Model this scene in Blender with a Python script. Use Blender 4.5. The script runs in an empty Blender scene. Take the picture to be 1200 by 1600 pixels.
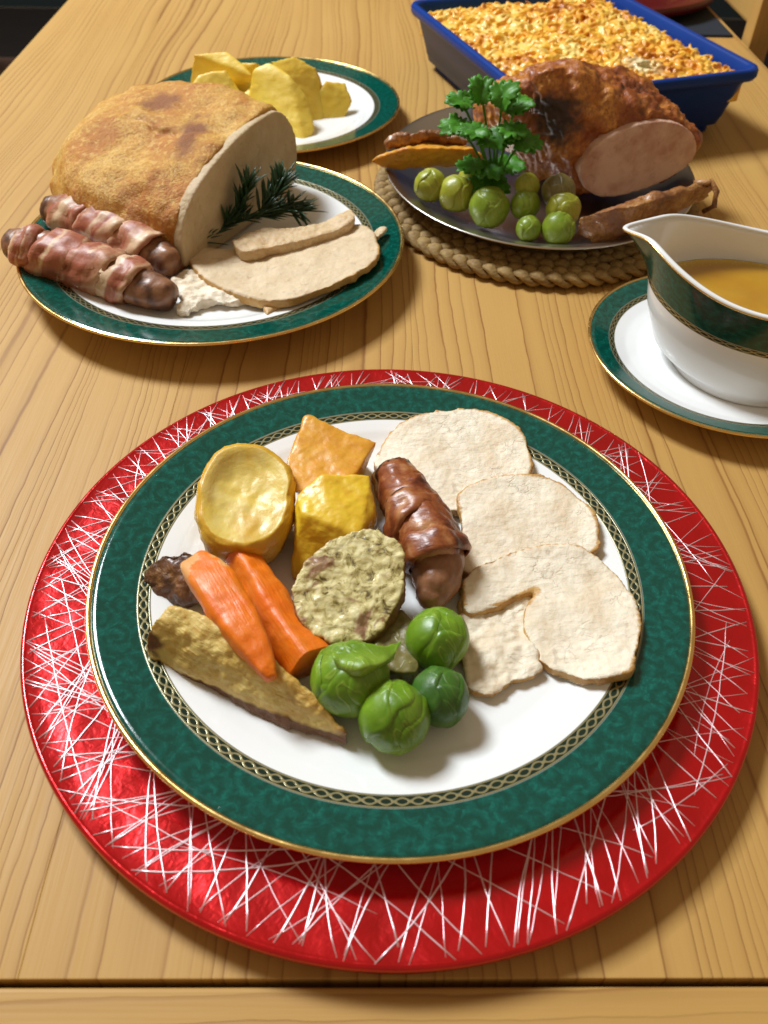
import bpy, bmesh, math, random
from math import pi, sin, cos, radians as RAD
from mathutils import Vector as V, Matrix, noise as MN
random.seed(7)
SC = bpy.context.scene
COL = SC.collection

# ------------------------------------------------------------------ camera
F_PX, PITCH, YAW, ROLL, CAM_H = 1296.8, RAD(45.873), RAD(1.261), RAD(1.308), 0.3123
_cp, _sp = cos(PITCH), sin(PITCH)
FW = V((sin(YAW)*_cp, cos(YAW)*_cp, -_sp))
_r = V((cos(YAW), -sin(YAW), 0)); _u = _r.cross(FW)
RT = _r*cos(ROLL) + _u*sin(ROLL); UP = -_r*sin(ROLL) + _u*cos(ROLL)
CAM = V((0, 0, CAM_H))
cam = bpy.data.cameras.new('camera'); co = bpy.data.objects.new('camera', cam); COL.objects.link(co)
co.matrix_world = Matrix(((RT.x, UP.x, -FW.x, 0), (RT.y, UP.y, -FW.y, 0), (RT.z, UP.z, -FW.z, CAM_H), (0, 0, 0, 1)))
cam.sensor_fit = 'VERTICAL'; cam.sensor_height = 36; cam.lens = 36*F_PX/1600
cam.clip_start = .01; cam.clip_end = 50
cam.dof.use_dof = True; cam.dof.focus_distance = .43; cam.dof.aperture_fstop = 13
SC.camera = co

def AT(px, py, z=0.0):
    """point of the place at height z seen at photo pixel (px, py)"""
    d = FW + RT*((px-600)/F_PX) + UP*((800-py)/F_PX)
    return CAM + d*((z-CAM_H)/d.z)

# ------------------------------------------------------------------ light
w = bpy.data.worlds.new('World'); SC.world = w; w.use_nodes = True
w.node_tree.nodes['Background'].inputs[0].default_value = (1.0, .74, .47, 1)
w.node_tree.nodes['Background'].inputs[1].default_value = .31
def area(name, loc, aim, size, power, colour, sy=None):
    l = bpy.data.lights.new(name, 'AREA'); l.energy = power; l.color = colour
    l.shape = 'RECTANGLE'; l.size = size; l.size_y = sy or size
    o = bpy.data.objects.new(name, l); COL.objects.link(o); o.location = loc
    o.rotation_euler = (V(aim)-V(loc)).to_track_quat('-Z', 'Y').to_euler()
    return o
area('window_light', (-1.45, 1.80, 2.45), (0, .35, 0), .78, 140, (.88, .95, 1.0), .86)
SC.view_settings.view_transform = 'Standard'; SC.view_settings.look = 'None'
SC.view_settings.exposure = .02; SC.view_settings.gamma = 1
SC.cycles.use_denoising = True
SC.cycles.max_bounces = 8

# ------------------------------------------------------------------ shader helpers
class G:
    def __init__(s, name):
        s.m = bpy.data.materials.new(name); s.m.use_nodes = True
        s.t = s.m.node_tree; s.N = s.t.nodes; s.b = s.N['Principled BSDF']; s.bm = None
        tc = s.N.new('ShaderNodeTexCoord'); s.co = tc.outputs['Object']
    def put(s, sock, v):
        if isinstance(v, bpy.types.NodeSocket): s.t.links.new(v, sock)
        elif isinstance(v, (tuple, list)) and len(v) == 3 and sock.type == 'RGBA': sock.default_value = (*v, 1)
        else: sock.default_value = v
    def vm(s, op, a, b=None):
        n = s.N.new('ShaderNodeVectorMath'); n.operation = op; s.put(n.inputs[0], a)
        if b is not None: s.put(n.inputs[1], b)
        return n.outputs['Value'] if op in ('LENGTH', 'DOT_PRODUCT') else n.outputs[0]
    def ma(s, op, a, b=None, c=None, clamp=False):
        n = s.N.new('ShaderNodeMath'); n.operation = op; n.use_clamp = clamp; s.put(n.inputs[0], a)
        if b is not None: s.put(n.inputs[1], b)
        if c is not None: s.put(n.inputs[2], c)
        return n.outputs[0]
    def sep(s, v):
        n = s.N.new('ShaderNodeSeparateXYZ'); s.put(n.inputs[0], v); return n.outputs
    def com(s, x, y, z):
        n = s.N.new('ShaderNodeCombineXYZ')
        for i, v in enumerate((x, y, z)): s.put(n.inputs[i], v)
        return n.outputs[0]
    def noise(s, scale, detail=4, rough=.55, dist=0, vec=None, out='Fac'):
        n = s.N.new('ShaderNodeTexNoise'); s.put(n.inputs['Vector'], vec if vec is not None else s.co)
        n.inputs['Scale'].default_value = scale; n.inputs['Detail'].default_value = detail
        n.inputs['Roughness'].default_value = rough; n.inputs['Distortion'].default_value = dist
        return n.outputs[out]
    def vor(s, scale, vec=None, feat='F1', out='Distance', dim='3D', rnd=1):
        n = s.N.new('ShaderNodeTexVoronoi'); n.feature = feat; n.voronoi_dimensions = dim
        s.put(n.inputs['Vector'], vec if vec is not None else s.co); n.inputs['Scale'].default_value = scale
        n.inputs['Randomness'].default_value = rnd
        return n.outputs[out]
    def ramp(s, f, stops):
        n = s.N.new('ShaderNodeValToRGB'); s.put(n.inputs[0], f); e = n.color_ramp.elements
        while len(e) < len(stops): e.new(.5)
        for i, (p, c) in enumerate(stops):
            e[i].position = p
            e[i].color = (c, c, c, 1) if isinstance(c, (int, float)) else (*c, 1)
        return n.outputs[0]
    def mix(s, f, a, b, mode='MIX'):
        n = s.N.new('ShaderNodeMix'); n.data_type = 'RGBA'; n.blend_type = mode
        s.put(n.inputs[0], f); s.put(n.inputs[6], a); s.put(n.inputs[7], b); return n.outputs[2]
    def step(s, v, lo, hi):
        n = s.N.new('ShaderNodeMapRange'); n.interpolation_type = 'SMOOTHSTEP'
        s.put(n.inputs[0], v); n.inputs[1].default_value = lo; n.inputs[2].default_value = hi
        return n.outputs[0]
    def mask(s):
        n = s.N.new('ShaderNodeAttribute'); n.attribute_name = 'mask'; return n.outputs['Fac']
    def rnd(s):
        return s.N.new('ShaderNodeObjectInfo').outputs['Random']
    def bump(s, h, dist=.001, strength=1):
        n = s.N.new('ShaderNodeBump'); s.put(n.inputs['Height'], h); n.inputs['Distance'].default_value = dist*.75
        n.inputs['Strength'].default_value = strength
        if s.bm is not None: s.t.links.new(s.bm, n.inputs['Normal'])
        s.bm = n.outputs[0]; s.t.links.new(s.bm, s.b.inputs['Normal'])
    def fin(s, col=None, rough=.5, metal=0, spec=.5, sss=0, sscale=.004, scol=(1, .5, .25), coat=0, crough=.08, sheen=0, trans=0):
        if col is not None: s.put(s.b.inputs['Base Color'], col)
        s.put(s.b.inputs['Roughness'], rough); s.put(s.b.inputs['Metallic'], metal)
        s.put(s.b.inputs['Specular IOR Level'], spec)
        s.b.inputs['Subsurface Weight'].default_value = sss
        s.b.inputs['Subsurface Scale'].default_value = sscale; s.b.inputs['Subsurface Radius'].default_value = scol
        s.put(s.b.inputs['Coat Weight'], coat); s.b.inputs['Coat Roughness'].default_value = crough
        s.b.inputs['Transmission Weight'].default_value = trans
        return s.m

# ------------------------------------------------------------------ object helpers
def tag(o, label=None, cat=None, group=None, kind=None):
    if label: o['label'] = label
    if cat: o['category'] = cat
    if group: o['group'] = group
    if kind: o['kind'] = kind
    return o
def thing(name, label, cat, loc=(0, 0, 0), group=None):
    o = bpy.data.objects.new(name, None); COL.objects.link(o); o.location = loc; o.empty_display_size = .02
    o['base'] = list(loc); return tag(o, label, cat, group)
def wloc(o):
    p = V((0, 0, 0))
    while o is not None: p += o.location; o = o.parent
    return p
def link(name, me, parent=None, loc=None):
    """mesh in world coordinates -> object whose origin is its thing's base"""
    o = bpy.data.objects.new(name, me); COL.objects.link(o)
    if parent is not None: o.parent = parent; base = wloc(parent)
    else: base = V(loc or (0, 0, 0)); o.location = base
    me.transform(Matrix.Translation(-base)); return o
def mesh(name, vs, fs, mat, parent=None, loc=None, smooth=True, mask=None, weld=True):
    me = bpy.data.meshes.new(name); me.from_pydata([tuple(v) for v in vs], [], fs); me.update()
    bm = bmesh.new(); bm.from_mesh(me); bmesh.ops.recalc_face_normals(bm, faces=bm.faces); bm.to_mesh(me); bm.free()
    if smooth: me.polygons.foreach_set('use_smooth', [True]*len(me.polygons))
    me.materials.append(mat)
    if mask is not None:
        a = me.attributes.new('mask', 'FLOAT', 'POINT'); a.data.foreach_set('value', [float(x) for x in mask])
    if weld:
        bm = bmesh.new(); bm.from_mesh(me); bmesh.ops.remove_doubles(bm, verts=bm.verts, dist=1e-6); bm.to_mesh(me); bm.free()
    return link(name, me, parent, loc)
def bevelled(name, bmfn, mat, parent=None, loc=None, bev=.0015, seg=2):
    bm = bmesh.new(); bmfn(bm)
    bmesh.ops.bevel(bm, geom=bm.edges[:], offset=bev, segments=seg, affect='EDGES', profile=.6)
    bmesh.ops.recalc_face_normals(bm, faces=bm.faces)
    me = bpy.data.meshes.new(name); bm.to_mesh(me); bm.free(); me.materials.append(mat)
    return link(name, me, parent, loc)
def box(bm, x0, x1, y0, y1, z0, z1):
    v = [bm.verts.new((x, y, z)) for z in (z0, z1) for x, y in ((x0, y0), (x1, y0), (x1, y1), (x0, y1))]
    for f in ((3, 2, 1, 0), (4, 5, 6, 7), (0, 1, 5, 4), (1, 2, 6, 5), (2, 3, 7, 6), (3, 0, 4, 7)): bm.faces.new([v[i] for i in f])
def lathe(prof, c, n=160, sx=1, sy=1, rot=0, closed=False):
    vs, fs, m = [], [], len(prof)
    cr, sr = cos(rot), sin(rot)
    for i in range(n):
        a = 2*pi*i/n
        for r, z in prof:
            x, y = r*cos(a)*sx, r*sin(a)*sy
            vs.append((c[0]+x*cr-y*sr, c[1]+x*sr+y*cr, c[2]+z))
    for i in range(n):
        j = (i+1) % n
        for k in range(m if closed else m-1):
            l = (k+1) % m
            fs.append((i*m+k, j*m+k, j*m+l, i*m+l))
    return vs, fs
def spline(pts, n):
    """Catmull-Rom through tuples, n samples"""
    P = [V(p) if len(p) < 5 else p for p in pts]; out = []
    P = [tuple(p) for p in pts]; k = len(P)-1
    for i in range(n):
        t = i/(n-1)*k; a = min(int(t), k-1); u = t-a
        p0, p1, p2, p3 = P[max(a-1, 0)], P[a], P[a+1], P[min(a+2, k)]
        out.append(tuple(.5*(2*q1+(q2-q0)*u+(2*q0-5*q1+4*q2-q3)*u*u+(3*q1-q0-3*q2+q3)*u**3) for q0, q1, q2, q3 in zip(p0, p1, p2, p3)))
    return out
def fn(p, s, seed=0, oct=3):
    return MN.fractal(V(p)*s + V((seed*7.1, seed*3.3, seed*1.7)), 1.0, 2.0, oct)
def loft(stations, n=40, seg=28, sq=2.0, roll=0, round_start=True, round_end=True, disp=(), seed=0, twist=0, up=(0, 0, 1)):
    """stations (x, y, z, halfwidth, halfheight); returns verts, faces, per-vertex (t, angle)"""
    S = spline(stations, n); vs, par = [], []
    rows = []
    for i, s in enumerate(S):
        a, b = V(S[max(i-1, 0)][:3]), V(S[min(i+1, n-1)][:3]); T = (b-a).normalized()
        rows.append((V(s[:3]), T, s[3], s[4], i/(n-1)))
    def capped(rows, end):
        c, T, wd, ht, t = rows[-1] if end else rows[0]
        sg = 1 if end else -1; ex = []
        for k in (1, 2, 3, 4):
            th = k/4*pi/2
            ex.append((c+T*sg*sin(th)*min(wd, ht)*.75, T, wd*max(cos(th), .02), ht*max(cos(th), .02), t))
        return rows+ex if end else ex[::-1]+rows
    if round_end: rows = capped(rows, True)
    if round_start: rows = capped(rows, False)
    UPv = V(up)
    for c, T, wd, ht, t in rows:
        side = T.cross(UPv).normalized(); nn = side.cross(T).normalized()
        side, nn = side*cos(roll)+nn*sin(roll), nn*cos(roll)-side*sin(roll)
        for k in range(seg):
            a = 2*pi*k/seg+twist*t; ca, sa = cos(a), sin(a)
            q = (abs(ca)**sq+abs(sa)**sq)**(-1/sq)
            p = c+side*ca*q*wd+nn*sa*q*ht
            for sc, amp in disp:
                p = p+(side*ca+nn*sa)*fn(p, sc, seed)*amp*.55
            vs.append(p); par.append((t, a % (2*pi)))
    m = len(rows); fs = []
    for i in range(m-1):
        for k in range(seg):
            l = (k+1) % seg; fs.append((i*seg+k, i*seg+l, (i+1)*seg+l, (i+1)*seg+k))
    fs.append(tuple(range(seg))[::-1]); fs.append(tuple((m-1)*seg+k for k in range(seg)))
    return vs, fs, par
def loft_obj(name, stations, mat, parent=None, loc=None, maskf=None, **kw):
    vs, fs, par = loft(stations, **kw)
    return mesh(name, vs, fs, mat, parent, loc, mask=[maskf(t, a, p) for (t, a), p in zip(par, vs)] if maskf else None)
def sculpt(name, build, mat, parent=None, loc=None, voxel=.0012, smooth=6, disp=(), maskf=None, seed=0, post=None, dk=.42):
    """rough closed mesh -> evenly remeshed, softened and displaced by noise"""
    bm = bmesh.new(); build(bm); bmesh.ops.recalc_face_normals(bm, faces=bm.faces)
    me = bpy.data.meshes.new('tmp'); bm.to_mesh(me); bm.free()
    o = bpy.data.objects.new('tmp', me); COL.objects.link(o)
    r = o.modifiers.new('r', 'REMESH'); r.mode = 'VOXEL'; r.voxel_size = voxel
    s = o.modifiers.new('s', 'SMOOTH'); s.iterations = smooth; s.factor = .5
    dg = bpy.context.evaluated_depsgraph_get(); dg.update()
    out = bpy.data.meshes.new_from_object(o.evaluated_get(dg)); out.name = name
    bpy.data.objects.remove(o); bpy.data.meshes.remove(me)
    nor = [v.normal.copy() for v in out.vertices]; mk = []
    for v, nn in zip(out.vertices, nor):
        p = v.co.copy()
        if maskf: mk.append(float(maskf(p, nn)))
        for d in disp:
            q = (p[0]*(d[2] if len(d) > 2 else 1), p[1], p[2])
            v.co += nn*fn(q, d[0], seed)*d[1]*(dk if d[0] > 35 else .7)
        if post: v.co += post(p, nn)
    out.polygons.foreach_set('use_smooth', [True]*len(out.polygons)); out.materials.clear(); out.materials.append(mat)
    if maskf:
        a = out.attributes.new('mask', 'FLOAT', 'POINT'); a.data.foreach_set('value', mk)
    return link(name, out, parent, loc)
def hull(*pts):
    def f(bm):
        for p in pts: bm.verts.new(p)
        r = bmesh.ops.convex_hull(bm, input=bm.verts[:])
        bmesh.ops.delete(bm, geom=[v for v in bm.verts if not v.link_faces], context='VERTS')
    return f
def slab(outline, zf, thick, n=90, rag=.0011):
    """closed outline of (x, y); zf(x, y) gives the height of the underside"""
    P = spline([tuple(p) for p in outline]+[tuple(outline[0])], n*2+1)[:-1]
    P = [(x+fn((x, y, 0), 260, 1)*rag, y+fn((x, y, 5), 260, 2)*rag) for x, y in P]
    def f(bm):
        lo = [bm.verts.new((x, y, zf(x, y))) for x, y in P]; hi = [bm.verts.new((x, y, zf(x, y)+thick)) for x, y in P]
        bm.faces.new(lo[::-1]); bm.faces.new(hi)
        for i in range(len(P)):
            j = (i+1) % len(P); bm.faces.new((lo[i], lo[j], hi[j], hi[i]))
        bmesh.ops.triangulate(bm, faces=bm.faces[:])
    return f
def PX(pts, z): return [tuple(AT(x, y, z)[:2]) for x, y in pts]
def PXF(pts, zf, thick):
    out = []
    for x, y in pts:
        z = .02
        for _ in range(25):
            p = AT(x, y, z); z = z*.5+.5*(zf(p.x, p.y)+thick)
        out.append(tuple(AT(x, y, z)[:2]))
    return out
def tube(pts, r, seg=6):
    """pts (x,y,z[,r]); returns verts, faces"""
    st = [(p[0], p[1], p[2], (p[3] if len(p) > 3 else r), (p[3] if len(p) > 3 else r)) for p in pts]
    n = len(st); vs, fs = [], []
    for i, s in enumerate(st):
        T = (V(st[min(i+1, n-1)][:3])-V(st[max(i-1, 0)][:3])).normalized()
        side = T.cross(V((0, 0, 1)) if abs(T.z) < .95 else V((1, 0, 0))).normalized(); nn = side.cross(T)
        for k in range(seg):
            a = 2*pi*k/seg; vs.append(V(s[:3])+(side*cos(a)+nn*sin(a))*s[3])
    for i in range(n-1):
        for k in range(seg):
            l = (k+1) % seg; fs.append((i*seg+k, i*seg+l, (i+1)*seg+l, (i+1)*seg+k))
    fs.append(tuple(range(seg))[::-1]); fs.append(tuple((n-1)*seg+k for k in range(seg)))
    return vs, fs
class Bag:
    def __init__(s): s.v, s.f, s.m = [], [], []
    def add(s, vs, fs, mk=0.0):
        o = len(s.v); s.v += [tuple(v) for v in vs]; s.f += [tuple(i+o for i in f) for f in fs]; s.m += [mk]*len(vs)

# ------------------------------------------------------------------ materials
def wood(name, along='y', tone=1.0, dark=1.0):
    g = G(name); x, y, z = g.sep(g.co)[:3]
    if along == 'x': x, y = y, x
    r = g.rnd(); x = g.ma('ADD', x, g.ma('MULTIPLY', r, 3.7)); y = g.ma('ADD', y, g.ma('MULTIPLY', r, 5.1))
    v1 = g.com(g.ma('MULTIPLY', x, 5), g.ma('MULTIPLY', y, 1.3), 0)
    v2 = g.com(g.ma('MULTIPLY', x, 60), g.ma('MULTIPLY', y, 22), 0)
    xw = g.ma('ADD', x, g.ma('MULTIPLY', g.noise(1, 2, .5, 0, v1), .07))
    xw = g.ma('ADD', xw, g.ma('MULTIPLY', g.noise(1, 3, .6, 0, v2), .0032))
    sp = g.noise(1, 2, .5, 0, g.com(g.ma('MULTIPLY', xw, 16), 3.3, 0))
    f = g.ma('ADD', g.ma('MULTIPLY', xw, 140), g.ma('MULTIPLY', sp, 18))
    saw = g.ma('FRACT', f)
    var = g.noise(1, 2, .5, 0, g.com(g.ma('FLOOR', f), g.ma('MULTIPLY', y, 2.2), 1.7))
    ring = g.ramp(saw, [(0, .6), (.04, .08), (.14, 0), (.62, .10), (.90, .30), (.965, .9), (1, .85)])
    ring = g.ma('MULTIPLY', ring, g.step(var, .22, .62))
    fib = g.noise(1, 4, .65, 0, g.com(g.ma('MULTIPLY', x, 900), g.ma('MULTIPLY', y, 14), 0))
    big = g.noise(1, 3, .5, 0, g.com(g.ma('MULTIPLY', x, 11), g.ma('MULTIPLY', y, 3.5), 4))
    c = g.mix(big, (.47*tone, .26*tone, .066*tone), (.61*tone, .375*tone, .120*tone))
    c = g.mix(g.ma('MULTIPLY', fib, .35), c, (.38*tone, .19*tone, .045*tone))
    c = g.mix(ring, c, (.23*dark*tone, .09*dark*tone, .018*dark*tone))
    g.bump(g.ma('ADD', g.ma('MULTIPLY', ring, -.6), g.ma('MULTIPLY', fib, .5)), .0004, .6)
    return g.fin(c, g.ramp(fib, [(.3, .46), (.7, .6)]), spec=.3)
M_WOOD = wood('pine_boards'); M_WOODX = wood('pine_cross_board', 'x', .98)
M_CHAIR = wood('pine_chair', 'y', 1.0)
def simple(name, col, rough, **k):
    g = G(name); n = g.noise(14, 4); c = g.mix(n, tuple(x*.8 for x in col), tuple(min(1, x*1.15) for x in col))
    return g.fin(c, rough, **k)
M_FLOOR = simple('dark_floor', (.020, .014, .011), .5); M_WALL = simple('dark_wall', (.010, .022, .026), .8)
M_NAVY_SHADE = simple('navy_shade', (.006, .012, .022), .9)  # near-black navy that stands for the shadow below the far plate
g = G('gold'); g.bump(g.noise(300, 3), .0002, .5)
M_GOLD = g.fin(g.mix(g.noise(60), (.80, .50, .14), (.95, .70, .30)), g.ramp(g.noise(90), [(.3, .16), (.7, .32)]), metal=1)

def china(name, R, gold_r=None):
    """white bone china: scrolled green band, gold filigree inside it. R = plate radius"""
    g = G(name); x, y, z = g.sep(g.co)[:3]
    r = g.ma('DIVIDE', g.ma('SQRT', g.ma('ADD', g.ma('MULTIPLY', x, x), g.ma('MULTIPLY', y, y))), R)
    th = g.ma('ARCTAN2', y, x)
    return china_core(g, r, th, R, g.mask())
def china_core(g, r, th, R, top, lo=.802, mid=.842, hi=.984):
    circ = R*.9
    u = g.ma('MULTIPLY', th, circ*1000/11)                      # scroll cells about 7.6 mm
    v = g.ma('MULTIPLY', r, R*1000/11)
    uv = g.com(u, v, 0)
    n = g.N.new('ShaderNodeTexVoronoi'); n.voronoi_dimensions = '2D'; g.t.links.new(uv, n.inputs['Vector']); n.inputs['Scale'].default_value = .8
    n.inputs['Randomness'].default_value = .85
    dv = g.vm('SUBTRACT', uv, n.outputs['Position']); dx, dy, _ = g.sep(dv)[:3]
    ang = g.ma('ARCTAN2', dy, dx)
    wob = g.ma('MULTIPLY', g.noise(2.2, 3, .6, .6, uv), 7)
    sw = g.ma('SINE', g.ma('ADD', g.ma('ADD', g.ma('MULTIPLY', n.outputs['Distance'], 13), g.ma('MULTIPLY', ang, 2)), wob))
    sw2 = g.ma('SINE', g.ma('MULTIPLY', g.noise(1.5, 4, .6, 2.2, uv), 22))
    pat = g.ma('MULTIPLY', g.ma('ADD', g.ma('MULTIPLY', sw, .6), g.ma('MULTIPLY', sw2, .4)), 1)
    dam = g.ramp(g.ma('MULTIPLY_ADD', pat, .5, .5), [(.12, (.0, .050, .035)), (.5, (.0, .068, .049)), (.8, (.001, .086, .064)), (1.0, (.002, .115, .088))])
    # filigree chain between two gold lines
    fv = g.ma('DIVIDE', g.ma('SUBTRACT', r, lo), mid-lo)          # 0..1 across band
    fu = g.ma('MULTIPLY', th, round(R*1000*.82/1.9))
    s1 = g.ma('MULTIPLY', g.ma('SINE', fu), .27)
    def near(a, b, wd): return g.step(g.ma('ABSOLUTE', g.ma('SUBTRACT', a, b)), wd, wd*.45)
    c1 = near(fv, g.ma('ADD', s1, .5), .095); c2 = near(fv, g.ma('SUBTRACT', .5, s1), .095)
    dots = g.ma('MULTIPLY', near(fv, .5, .16), g.step(g.ma('COSINE', g.ma('MULTIPLY', fu, 2)), .2, .7))
    lines = g.ma('MAXIMUM', near(fv, .05, .07), near(fv, .95, .07))
    gold = g.ma('MAXIMUM', g.ma('MAXIMUM', c1, c2), g.ma('MAXIMUM', lines, dots))
    inb = g.ma('MULTIPLY', g.step(r, lo-.003, lo), g.step(r, mid+.004, mid))
    gold = g.ma('MULTIPLY', gold, inb)
    grn = g.ma('MULTIPLY', g.step(r, mid, mid+.004), g.step(r, hi+.003, hi))
    inb, grn, gold = (g.ma('MULTIPLY', q, top) for q in (inb, grn, gold))
    c = g.mix(inb, (.84, .845, .84), (.006, .020, .013))
    c = g.mix(grn, c, dam)
    c = g.mix(gold, c, (.42, .37, .19))
    g.bump(g.ma('ADD', g.ma('MULTIPLY', g.ma('MULTIPLY', pat, grn), .12), gold), .00012, .5)
    return g.fin(c, g.mix(gold, (.13, .13, .13), (.3, .3, .3)), metal=g.ma('MULTIPLY', gold, .85), coat=.25, crough=.04)
M_CHINA = china('banded_china', .1355)

# red lacquer of the charger
g = G('red_lacquer'); n1 = g.noise(38, 3); n2 = g.noise(9, 2)
g.bump(n1, .0012, .7); g.bump(g.vor(72, feat='SMOOTH_F1'), .0016, .6); g.bump(g.noise(180, 3, .5, 1.5), .0004, .6)
M_RED = g.fin(g.mix(n1, (.34, .0, .002), (.70, .001, .005)), .24, metal=.6, coat=.6, crough=.06)
g = G('silver_thread'); M_THREAD = g.fin((.95, .80, .84), .34, metal=.8)
g = G('white_glaze'); M_WHITE = g.fin((.84, .845, .84), .12, coat=.3, crough=.04)

def meat(name, c0, c1, crust0, crust1, sc=1, rough=.62, sss=.25):
    g = G(name); n = g.noise(70*sc, 5, .6); fine = g.noise(420, 4, .6); fib = g.noise(1, 4, .6, .4, g.vm('MULTIPLY', g.co, (120, 420, 300)))
    n = g.ma('ADD', g.ma('MULTIPLY', n, .5), g.ma('MULTIPLY', g.noise(26*sc, 4, .6, .6), .5)); c = g.mix(g.ramp(n, [(.38, 0), (.56, 1)]), c0, c1)
    c = g.mix(g.ramp(g.noise(150, 3, .5, 1.2), [(.62, 0), (.72, .45)]), c, tuple(x*.62 for x in c0))
    cr = g.mix(g.ramp(g.noise(130, 4), [(.3, 0), (.7, 1)]), crust0, crust1)
    m = g.step(g.ma('ADD', g.mask(), g.ma('MULTIPLY', g.ma('SUBTRACT', fine, .5), .5)), .35, .75)
    c = g.mix(m, c, cr)
    g.bump(g.ma('ADD', g.ma('MULTIPLY', fib, .8), fine), .0009, .8)
    wr = g.noise(34, 4, .6, 1.5, out='Color'); cv = g.vor(80, g.vm('ADD', g.vm('MULTIPLY', g.co, (1, 2.2, 1)), g.vm('MULTIPLY', wr, (.03, .03, .03))), feat='DISTANCE_TO_EDGE')
    crack = g.ma('MULTIPLY', g.step(cv, .045, .0), g.step(g.noise(60, 3), .55, .66))
    c = g.mix(g.ma('MULTIPLY', crack, .16), c, crust0)
    g.bump(g.ma('MULTIPLY', crack, -1), .0006, .5)
    return g.fin(c, g.mix(m, (rough,)*3, (.42,)*3), sss=sss, sscale=.003, scol=(1, .6, .4), spec=.45)
M_TURKEY = meat('turkey_meat', (.72, .58, .40), (.86, .77, .61), (.46, .23, .06), (.62, .38, .13))
M_TURKEY_GREY = meat('turkey_meat_joint', (.60, .45, .27), (.70, .55, .36), (.50, .26, .07), (.62, .38, .12))
M_TURKEY_CUT_SHADE = meat('turkey_cut_face_shaded', (.52, .38, .21), (.61, .47, .29), (.50, .26, .07), (.62, .38, .12))  # same turkey meat, coloured darker for the shade on the joint's cut end
M_PINK = meat('gammon_meat', (.52, .27, .18), (.72, .48, .36), (.30, .11, .04), (.45, .20, .07))

def roast(name, a, b, c_, char, sc=1.0, charlo=.58, wet=.3, fine=520):
    """browned roasted surface: a pale, b golden, c_ brown, char darkest"""
    g = G(name); n = g.noise(28*sc, 5, .62, .4); n2 = g.noise(9*sc, 4, .6, .3); f = g.noise(fine, 4, .7)
    mx = g.ma('ADD', g.ma('MULTIPLY', n, .45), g.ma('MULTIPLY', n2, .55))
    c = g.ramp(mx, [(.38, a), (.46, b), (.53, c_), (charlo+.03, char)])
    c = g.mix(g.ramp(f, [(.44, 0), (.60, .7)]), c, c_)
    c = g.mix(g.ramp(g.noise(fine*.45, 3, .6), [(.36, .6 if wet < .1 else 0), (.48, 0)]), c, a)
    c = g.mix(g.step(g.ma('ADD', g.mask(), g.ma('MULTIPLY', g.ma('SUBTRACT', g.noise(120, 4), .5), .9)), .15, .75), c, char)
    g.bump(f, .0012 if wet > .1 else .0022, .9); g.bump(g.noise(150, 4, .6), .0014, .6)
    return g.fin(c, g.ramp(n, [(.35, .30), (.65, .58)]) if wet < .1 else g.ramp(n, [(.3, .32), (.7, .55)]), sss=.12, sscale=.003, coat=wet, crough=.22, spec=.5)
M_SKIN = roast('golden_turkey_skin', (.82, .54, .15), (.70, .38, .058), (.54, .20, .018), (.30, .095, .012), .9, .62, 0)
M_CROWN = roast('dark_roast_skin', (.72, .34, .06), (.50, .17, .02), (.27, .062, .009), (.040, .012, .006), 1.3, .56, .2, 300)
M_BROWN = roast('browned_vegetable', (.52, .26, .07), (.36, .14, .035), (.20, .07, .02), (.06, .022, .010), 1.6, .62, .35)
def veg(name, a, b, skin, hot=None, sss=.35, rough=.38, sc=1, bumpd=.0009, coat=.1, axis=None, edge=.75):
    g = G(name); n = g.noise(60*sc, 5, .6, .3); f = g.noise(300, 4, .6); st = g.noise(1, 3, .6, .4, g.vm('MULTIPLY', g.co, (90, 90, 260)))
    c = g.mix(g.ramp(n, [(.32, 0), (.68, 1)]), a, b)
    if hot: c = g.mix(g.ramp(g.noise(34*sc, 4, .6, .5), [(.52, 0), (.68, .75)]), c, hot)
    if axis is not None:
        mp = g.N.new('ShaderNodeVectorRotate'); mp.rotation_type = 'Z_AXIS'; g.put(mp.inputs['Vector'], g.co); g.put(mp.inputs['Angle'], -axis)
        st = g.noise(1, 4, .65, .5, g.vm('MULTIPLY', mp.outputs[0], (38, 420, 420)))
        c = g.mix(g.ramp(st, [(.50, 0), (.66, .55)]), c, hot or skin)
    if edge:
        pt = g.N.new('ShaderNodeNewGeometry').outputs['Pointiness']
        c = g.mix(g.ma('MULTIPLY', g.step(pt, .515, .56), g.ma('MULTIPLY', g.step(g.noise(75, 4), .38, .55), edge)), c, hot or skin)
    m = g.step(g.ma('ADD', g.mask(), g.ma('MULTIPLY', g.ma('SUBTRACT', n, .5), .7)), .35, .8)
    c = g.mix(m, c, skin)
    g.bump(g.ma('ADD', g.ma('MULTIPLY', f, .5), st), bumpd, .6)
    return g.fin(c, g.ramp(f, [(.3, rough-.08), (.7, rough+.12)]), sss=sss, sscale=.004, scol=(1, .6, .15), coat=coat, crough=.15)
M_POTATO = veg('roast_potato_flesh', (.72, .50, .05), (.80, .64, .22), (.66, .38, .03), (.66, .36, .02))
M_POTATO2 = veg('golden_potato_skin', (.74, .44, .020), (.82, .58, .035), (.46, .19, .02), (.62, .27, .015))
M_POTBACK = veg('yellow_potato', (.80, .55, .045), (.84, .63, .10), (.62, .36, .02), sss=.3, rough=.5)
M_PARSNIP = veg('parsnip_flesh', (.66, .46, .11), (.76, .60, .21), (.17, .070, .022), (.56, .29, .035), sss=.2, rough=.5, bumpd=.0022, axis=-.72)
M_CARROT = veg('carrot_flesh', (.80, .15, .002), (.88, .22, .004), (.74, .36, .12), (.70, .20, .02), axis=-1.02, edge=.3, coat=.05, rough=.42, bumpd=.0012)
M_ORANGE = veg('orange_roast_vegetable', (.68, .29, .02), (.76, .40, .045), (.40, .14, .015), (.50, .16, .012), rough=.42)
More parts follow.
